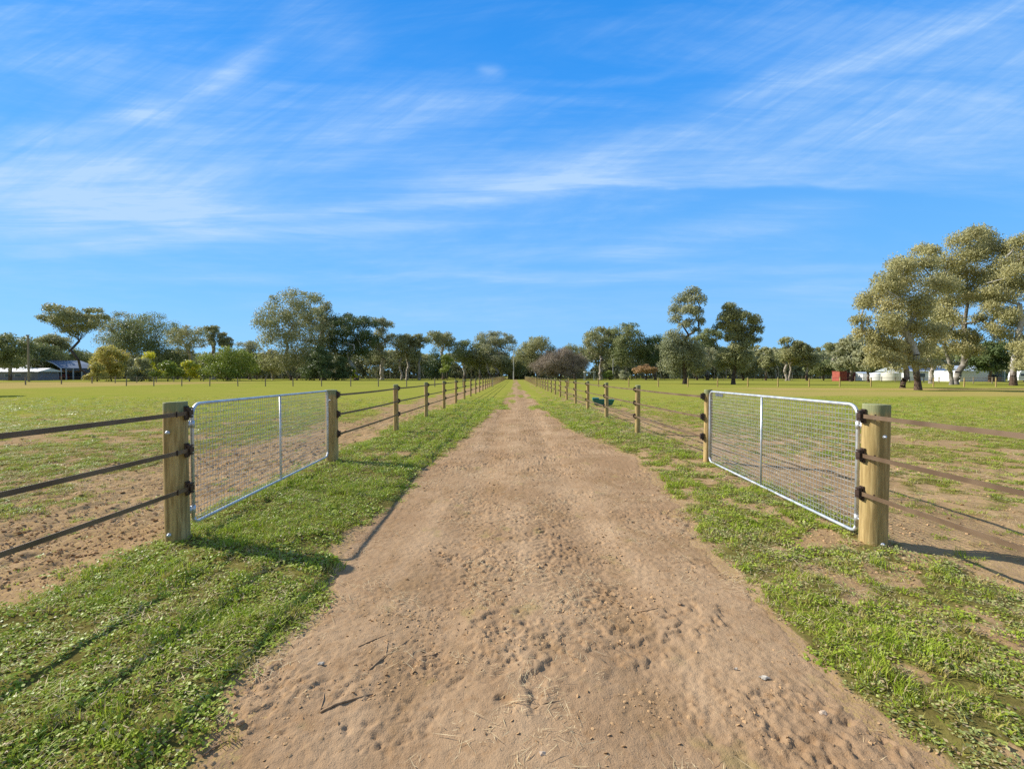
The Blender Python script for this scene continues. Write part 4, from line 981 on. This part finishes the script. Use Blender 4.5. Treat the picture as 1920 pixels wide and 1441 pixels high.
def container():
    Z = 128; root = empty('red_shed', (wx(1585, Z), Z, 0), 'red metal shed under the pale olive gum', 'shed'); h = wh(696, Z)
    a = wx(1585, Z)-wx(1571.5, Z); b = wx(1606, Z)-wx(1585, Z); m = MB()
    m.box((-a/2, 1.5, h/2), (a, 3, h)); m.build('wall', M_RED, root)
    m = MB()
    for k in range(8): m.box((-a+.12+k*(a-.2)/7.5, -.03, h/2), (.06, .05, h*.96))
    m.build('door', M_RED, root)
    m = MB(); m.box((b/2, 2.4, h*.44), (b, 3, h*.88)); m.build('lean_to', M_REDD, root)
    MB().box((-a/2, 1.5, h+.04), (a+.2, 3.2, .08)).build('roof', M_RED, root)
container()
# poles
def pole(name, label, x, ytop, ybase, rad, mt, arm=None):
    X, Z = G(x, ybase); h = wh(ytop, Z); root = empty(name, (X, Z, 0), label, 'pole')
    MB().tube([(0, 0, 0), (0, 0, h)], [rad*1.15, rad*.85], 10).build('shaft', mt, root)
    if arm == 'cross': MB().box((0, 0, h-.5), (2.0, .12, .14)).build('crossarm', M_GREYW, root); [MB().tube([(q, 0, h-.43), (q, 0, h-.15)], .06, 6).build('insulator', M_CREAM, root) for q in (-.85, 0, .85)]
    if arm == 'lamp':
        m = MB(); m.tube([(0, 0, h-.2), (1.0, 0, h+.15), (1.6, 0, h+.2)], .07, 6); m.build('arm', mt, root); MB().box((2.1, 0, h+.15), (1.3, .5, .3)).build('lamp_head', M_CREAM, root, bevel=.08)
    if arm == 'cap': MB().box((0, 0, h+.06), (1.0, .14, .12)).build('crossarm', mt, root)
pole('power_pole', 'thin pale pole standing at the far end of the lane', 963, 656, 711.5, .19, M_CONC)
pole('utility_pole', 'grey timber pole with short crossarm in front of the farmhouse at far left', 48.5, 628, 715.3, .22, M_GREYW, 'cap')
pole('lamp_pole', 'slim pole with a lamp on an arm, left of the orange tree', 1149, 673, 712, .11, M_CONC, 'lamp')
# small white shelter seen beyond the leafless tree
sh = empty('field_shelter', (wx(1105, 150), 150, 0), 'small white roofed field shelter beyond the leafless tree', 'shelter')
MB().box((0, 0, 2.75), (3.6, 2.6, .16)).build('roof', M_WHITE, sh)
for q in (-1.6, 1.6):
    for w_ in (-1.1, 1.1): MB().box((q, w_, 1.35), (.12, .12, 2.7)).build('post', M_GREYR, sh)
# green water trough in the right paddock
def trough():
    Xc, Z = G(1131, 760); root = empty('water_trough', (Xc, Z, gh(Xc, Z)), 'green plastic water trough behind the right lane fence', 'trough', None, -.12)
    L, Wd, h = 1.15, .62, .34; m = MB(); t = .05
    def ring(l, w, z): return [(-l/2, -w/2, z), (l/2, -w/2, z), (l/2, w/2, z), (-l/2, w/2, z)]
    vs = ring(L*.80, Wd*.7, .05) + ring(L*.97, Wd*.93, h-.05) + ring(L, Wd, h-.05) + ring(L, Wd, h) + ring(L-2*t, Wd-2*t, h) + ring(L*.78, Wd*.62, .10); fs = [(3, 2, 1, 0)]
    for j in range(5):
        for k in range(4): a, b = j*4+k, j*4+(k+1) % 4; fs.append((a, b, b+4, a+4))
    fs.append((20, 21, 22, 23)); m.add(vs, fs); m.build('tub', M_PLASTIC, root, bevel=.012)
    MB().box((.12, 0, h-.09), (L*.62, Wd-.16, .02)).build('water', M_WATER, root)
    m = MB(); m.box((-L/2+.17, 0, h+.04), (.34, Wd+.02, .09)); m.build('float_cover', M_PLASTIC, root, bevel=.02)
    m = MB(); m.box((-.3, 0, .025), (.12, .55, .06)); m.box((.3, 0, .025), (.12, .55, .06)); m.build('foot', M_TAN, root)
trough()
# sticks, stones and scraps on the track
M_STICK = flat('dry_stick', (.34, .22, .12), .3, 30, .9)
M_STONE = flat('pale_stone', (.50, .38, .27), .2, 30, .95, bp=.003)
M_BONE = flat('pale_scrap', (.50, .44, .35), .2, 40, .8)
def stick(label, pts, rad, forks=()):
    P = [G(*p) for p in pts]; m = MB(); x0, y0 = P[0]; z0 = gh(x0, y0)
    L = [(x-x0, y-y0, gh(x, y)-z0+rad*.9+.001+(.003 if i % 2 else 0)) for i, (x, y) in enumerate(P)]
    m.tube(L, [rad*(1-.55*i/len(L)) for i in range(len(L))], 7)
    for f in forks:
        Q = [G(*p) for p in f]; m.tube([(x-x0, y-y0, gh(x, y)-z0+.008) for x, y in Q], [rad*.5, rad*.4, rad*.25][:len(Q)], 5)
    tag(m.build('stick', M_STICK, None, True, loc=(x0, y0, z0)), label, 'stick', 'dry sticks on the dirt track')
stick('thickest straight dry stick at lower left of the dirt track', [(594, 1353), (625, 1338), (660, 1326), (695, 1312)], .0065, [[(594, 1352), (600, 1330), (604, 1290)]])
stick('curved dark stick bent like a hook left of the track centre', [(688, 1269), (706, 1252), (720, 1236), (724, 1215), (716, 1209)], .0045)
stick('short straight twig pointing up the track above the hooked stick', [(667, 1224), (700, 1208), (733, 1195)], .004)
stick('long thin arched twig right of the hooked stick', [(690, 1266), (735, 1228), (765, 1205), (780, 1188)], .0025)
stick('dark twig bundle at the bottom left edge of the track', [(368, 1440), (385, 1424), (415, 1412)], .005, [[(385, 1424), (395, 1415), (410, 1408)]])
stick('slim twig lying alone on the right half of the track', [(1190, 1148), (1215, 1147), (1236, 1144)], .004)
stick('pale bent straw stalk right of the track centre', [(1100, 1106), (1140, 1119), (1162, 1134), (1172, 1138)], .003)
stick('thin twig at the bottom centre beside the straw heap', [(1000, 1340), (1025, 1332), (1052, 1324)], .0028)
stick('thin dark twig right of the long arched twig', [(788, 1238), (808, 1232), (824, 1226)], .003)
def pebble(name, label, x, y, s, mt, flat_=.6, sd=0, cat='stone'):
    import bmesh
    X, Y = G(x, y); rr = random.Random(sd); bm = bmesh.new(); bmesh.ops.create_icosphere(bm, subdivisions=3, radius=s)
    ph = [rr.random()*6 for _ in range(6)]
    for v in bm.verts:
        d = v.co.normalized(); k = 1+.22*math.sin(3*d.x+ph[0])*math.cos(4*d.y+ph[1])+.13*math.sin(7*d.z+ph[2]+5*d.x)+.05*rr.random()
        v.co *= k; v.co.z *= flat_; v.co.x *= 1.25
    me = bpy.data.meshes.new(name); bm.to_mesh(me); bm.free(); me.materials.append(mt)
    tag(link(name, me, None, (X, Y, gh(X, Y)+s*flat_*.35)), label, cat, 'small stones and clods on the track' if cat == 'stone' else None)
pebble('stone', 'largest pale clod with a shadow at the lower right edge of the track', 1550, 1345, .015, M_STONE, .8, 1)
pebble('stone', 'dark brown lump near the grass at bottom left of the track', 440, 1378, .015, M_STICK, .7, 2)
pebble('stone', 'small dark lump on the smooth right half of the track', 1277, 1138, .012, M_STICK, .6, 3)
pebble('stone', 'small pale clod at the bottom left corner of the churned soil', 1018, 1428, .012, M_STONE, .7, 4)
def scrap(label, x, y, s, sd):
    X, Y = G(x, y); rr = random.Random(sd); m = MB(); n = 11; top = []
    for z, k in ((0, .95), (.004, 1), (.009, .7)):
        for i in range(n): a = 2*math.pi*i/n; q = s*k*(.55+.6*((i*7+sd) % 5)/5); m.v.append((q*1.5*math.cos(a), q*.7*math.sin(a), z+.006*((i*3) % 4)/4))
    for j in range(2):
        for i in range(n): a, b = j*n+i, j*n+(i+1) % n; m.f.append((a, b, b+n, a+n))
    m.f.append(tuple(2*n+i for i in range(n)))
    tag(m.build('leaf_scrap', M_BONE, None, loc=(X, Y, gh(X, Y)+.004)), label, 'leaf scrap')
scrap('crumpled whitish leaf scrap right of the track centre', 1438, 1280, .024, 3)
scrap('flat whitish leaf scrap left of the track beside the grass', 597, 1259, .018, 5)
scrap('tiny pale scrap above the large clod on the right', 1384, 1262, .010, 6)

# ------------------------------------------------------------------ sun, sky, camera
SUN_EL, SUN_AZ = 35.2, 71.5                       # azimuth measured from +Y toward -X
d = Vector((-math.sin(R(SUN_AZ))*math.cos(R(SUN_EL)), math.cos(R(SUN_AZ))*math.cos(R(SUN_EL)), math.sin(R(SUN_EL))))
sl = bpy.data.lights.new('sun', 'SUN'); sl.energy = 4.6; sl.angle = R(.53); sl.color = (1.0, .945, .85)
so = bpy.data.objects.new('sun', sl); COL.objects.link(so); so.rotation_euler = d.to_track_quat('Z', 'Y').to_euler(); so.location = (0, 0, 60)
W = bpy.data.worlds.new('World'); SC.world = W; W.use_nodes = True; nt = W.node_tree
bg = nt.nodes['Background']; bg.inputs[1].default_value = .105
sky = nt.nodes.new('ShaderNodeTexSky'); sky.sky_type = 'NISHITA'; sky.sun_disc = False; sky.sun_elevation = R(SUN_EL); sky.sun_rotation = R(-SUN_AZ)
sky.air_density = 1.0; sky.dust_density = .25; sky.ozone_density = 1.5; sky.altitude = 100
tc = nt.nodes.new('ShaderNodeTexCoord'); D = S(nt, tc.outputs['Generated']); dx, dy, dz = xyz(D)
sk = S(nt, sky.outputs[0])
EXPO = .6; STR = .105; KS = 1/(STR*2**EXPO)
rp_ = nt.nodes.new('ShaderNodeValToRGB'); put(nt, rp_.inputs[0], dz); cr = rp_.color_ramp
stops = ((0, (.320, .610, .96)), (.12, (.235, .560, .98)), (.23, (.165, .500, .99)), (.355, (.110, .430, .99)), (.517, (.048, .345, .96)), (.63, (.030, .295, .88)), (1, (.018, .20, .68)))
while len(cr.elements) < len(stops): cr.elements.new(.5)
for el, (p_, c_) in zip(cr.elements, stops): el.position = p_; el.color = (*c_, 1)
ramp = mul(S(nt, rp_.outputs[0]), (KS, KS, KS), nt)
base = mix(.10, ramp, mul(sk, (.42, .95, 1.45), nt), nt)
den = dy.max(.08); A = dx/den; B = dz/den
P2 = comb(nt, A, B, 0.0)
warp = noise(mapped(P2, (1, 2.2, 1)), 2.0, 5, .55)
def band(x0, y0, x1, y1, w, k, w2=None, curve=0.0, soft=.25):
    a0, b0 = (x0-CX)/F, (HY-y0)/F; a1, b1 = (x1-CX)/F, (HY-y1)/F; L = math.hypot(a1-a0, b1-b0); ux, uy = (a1-a0)/L, (b1-b0)/L; w /= F
    t = ((A-a0)*ux+(B-b0)*uy)/L; s = (B-b0)*ux-(A-a0)*uy + (warp-.5)*.075
    if curve: s = s - (t*(1.0-t))*(curve/F*4)
    if w2: ww = s.gt(0.0)*(w-w2/F)+w2/F; q = s/ww
    else: q = s*(1/w)
    return (q*q*-1.0).exp()*t.ss(-soft, soft)*(1.0-t.ss(1-soft, 1+soft))*k
bands = [band(40, 262, 300, 215, 24, .70, curve=-8), band(235, 232, 515, 82, 26, .60, curve=-12), band(60, 270, 260, 320, 30, .30), band(-150, 345, 460, 345, 72, .95), band(-200, 432, 500, 408, 26, .92), band(-100, 478, 700, 428, 15, .50), band(300, 300, 900, 260, 70, .22),
         band(520, 408, 1010, 368, 17, .72, 11), band(600, 440, 1000, 415, 12, .28), band(760, 350, 1180, 330, 34, .48), band(930, 352, 1700, 356, 44, .62, 7, soft=.3), band(1040, 330, 1560, 190, 30, .40), band(1240, 250, 1480, 150, 26, .25), band(1380, 190, 2000, 5, 24, .66, 16),
         band(1000, 340, 2000, 150, 75, .24), band(1400, 310, 2100, 318, 26, .30), band(1130, 470, 1560, 408, 28, .42), band(900, 482, 1250, 470, 14, .25), band(250, 522, 1150, 517, 9, .25), band(900, 520, 1700, 505, 9, .22), band(1250, 545, 1650, 530, 8, .16),
         band(900, 143, 940, 146, 11, 1.0, soft=.4), band(1000, 165, 1280, 150, 8, .16), band(540, 20, 680, 110, 60, .22), band(560, 330, 900, 160, 60, .20), band(-100, 120, 250, 130, 60, .16), band(1550, 250, 2100, 230, 45, .18), band(-100, 620, 2000, 560, 45, .12)]
m_ = bands[0]
for b_ in bands[1:]: m_ = m_+b_
f1 = noise(mapped(P2, (1.0, 9.0, 1), (0, 0, R(-6))), 1.5, 7, .62, .6); f2 = noise(mapped(P2, (1.6, 11, 1), (0, 0, R(-27))), 1.3, 6, .6, .5)
m2_ = B.ss(.30, .60)
fm = f1.ss(.30, .72)*(1.0-m2_*.75) + f2.ss(.32, .72)*(m2_*.8+.3)
fa = noise(mapped(P2, (1.3, 17, 1), (0, 0, R(-9))), 2.0, 8, .66, 1.2).ss(.30, .72)
rot_ = mapped(P2, (1, 1, 1), (0, 0, R(-31)))
fb = noise(mapped(rot_, (1.2, 13, 1)), 2.0, 8, .66, 1.2).ss(.30, .72)
mid_ = (B + (noise(P2, 1.5, 2)-.5)*.5).ss(.34, .62)
f3 = fa*(1.0-mid_) + fb*mid_
cl = (m_*(fm*.75+.26)*(f3*.6+.62)).clamp()
wide = noise(mapped(P2, (.7, 3.6, 1), (0, 0, R(-12))), 1.3, 7, .66, .5).ss(.38, .78)*.64*dz.ss(.02, .15)*(1.0-dz.ss(.42, .62)*.6)*(f3*.6+.6)
cl = (cl + wide*dy.gt(.08)).clamp()*.80
col = mix(cl, base, (.54*KS, .75*KS, 1.02*KS))
added_veil = dz.ss(.66, .92).max((dy*-1.0).ss(.05, .5)*dz.ss(.0, .1))*.72  # pale veil added overhead and behind the camera to cut blue fill light
col = mix(added_veil, col, (.40*KS, .43*KS, .47*KS))
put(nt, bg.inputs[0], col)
cam = bpy.data.cameras.new('camera'); co = bpy.data.objects.new('camera', cam); COL.objects.link(co); SC.camera = co
cam.sensor_width = 36; cam.lens = F/1920*36; cam.clip_end = 6000; cam.clip_start = .05
co.location = (0, 0, H); co.rotation_euler = (R(90)-math.atan((720.5-HY)/F), 0, math.atan((CX-960)/F))
SC.view_settings.view_transform = 'Standard'; SC.view_settings.look = 'None'; SC.view_settings.gamma = 1; SC.view_settings.exposure = EXPO
SC.cycles.use_denoising = False; SC.cycles.max_bounces = 6; SC.cycles.transparent_max_bounces = 8
SC.render.film_transparent = False
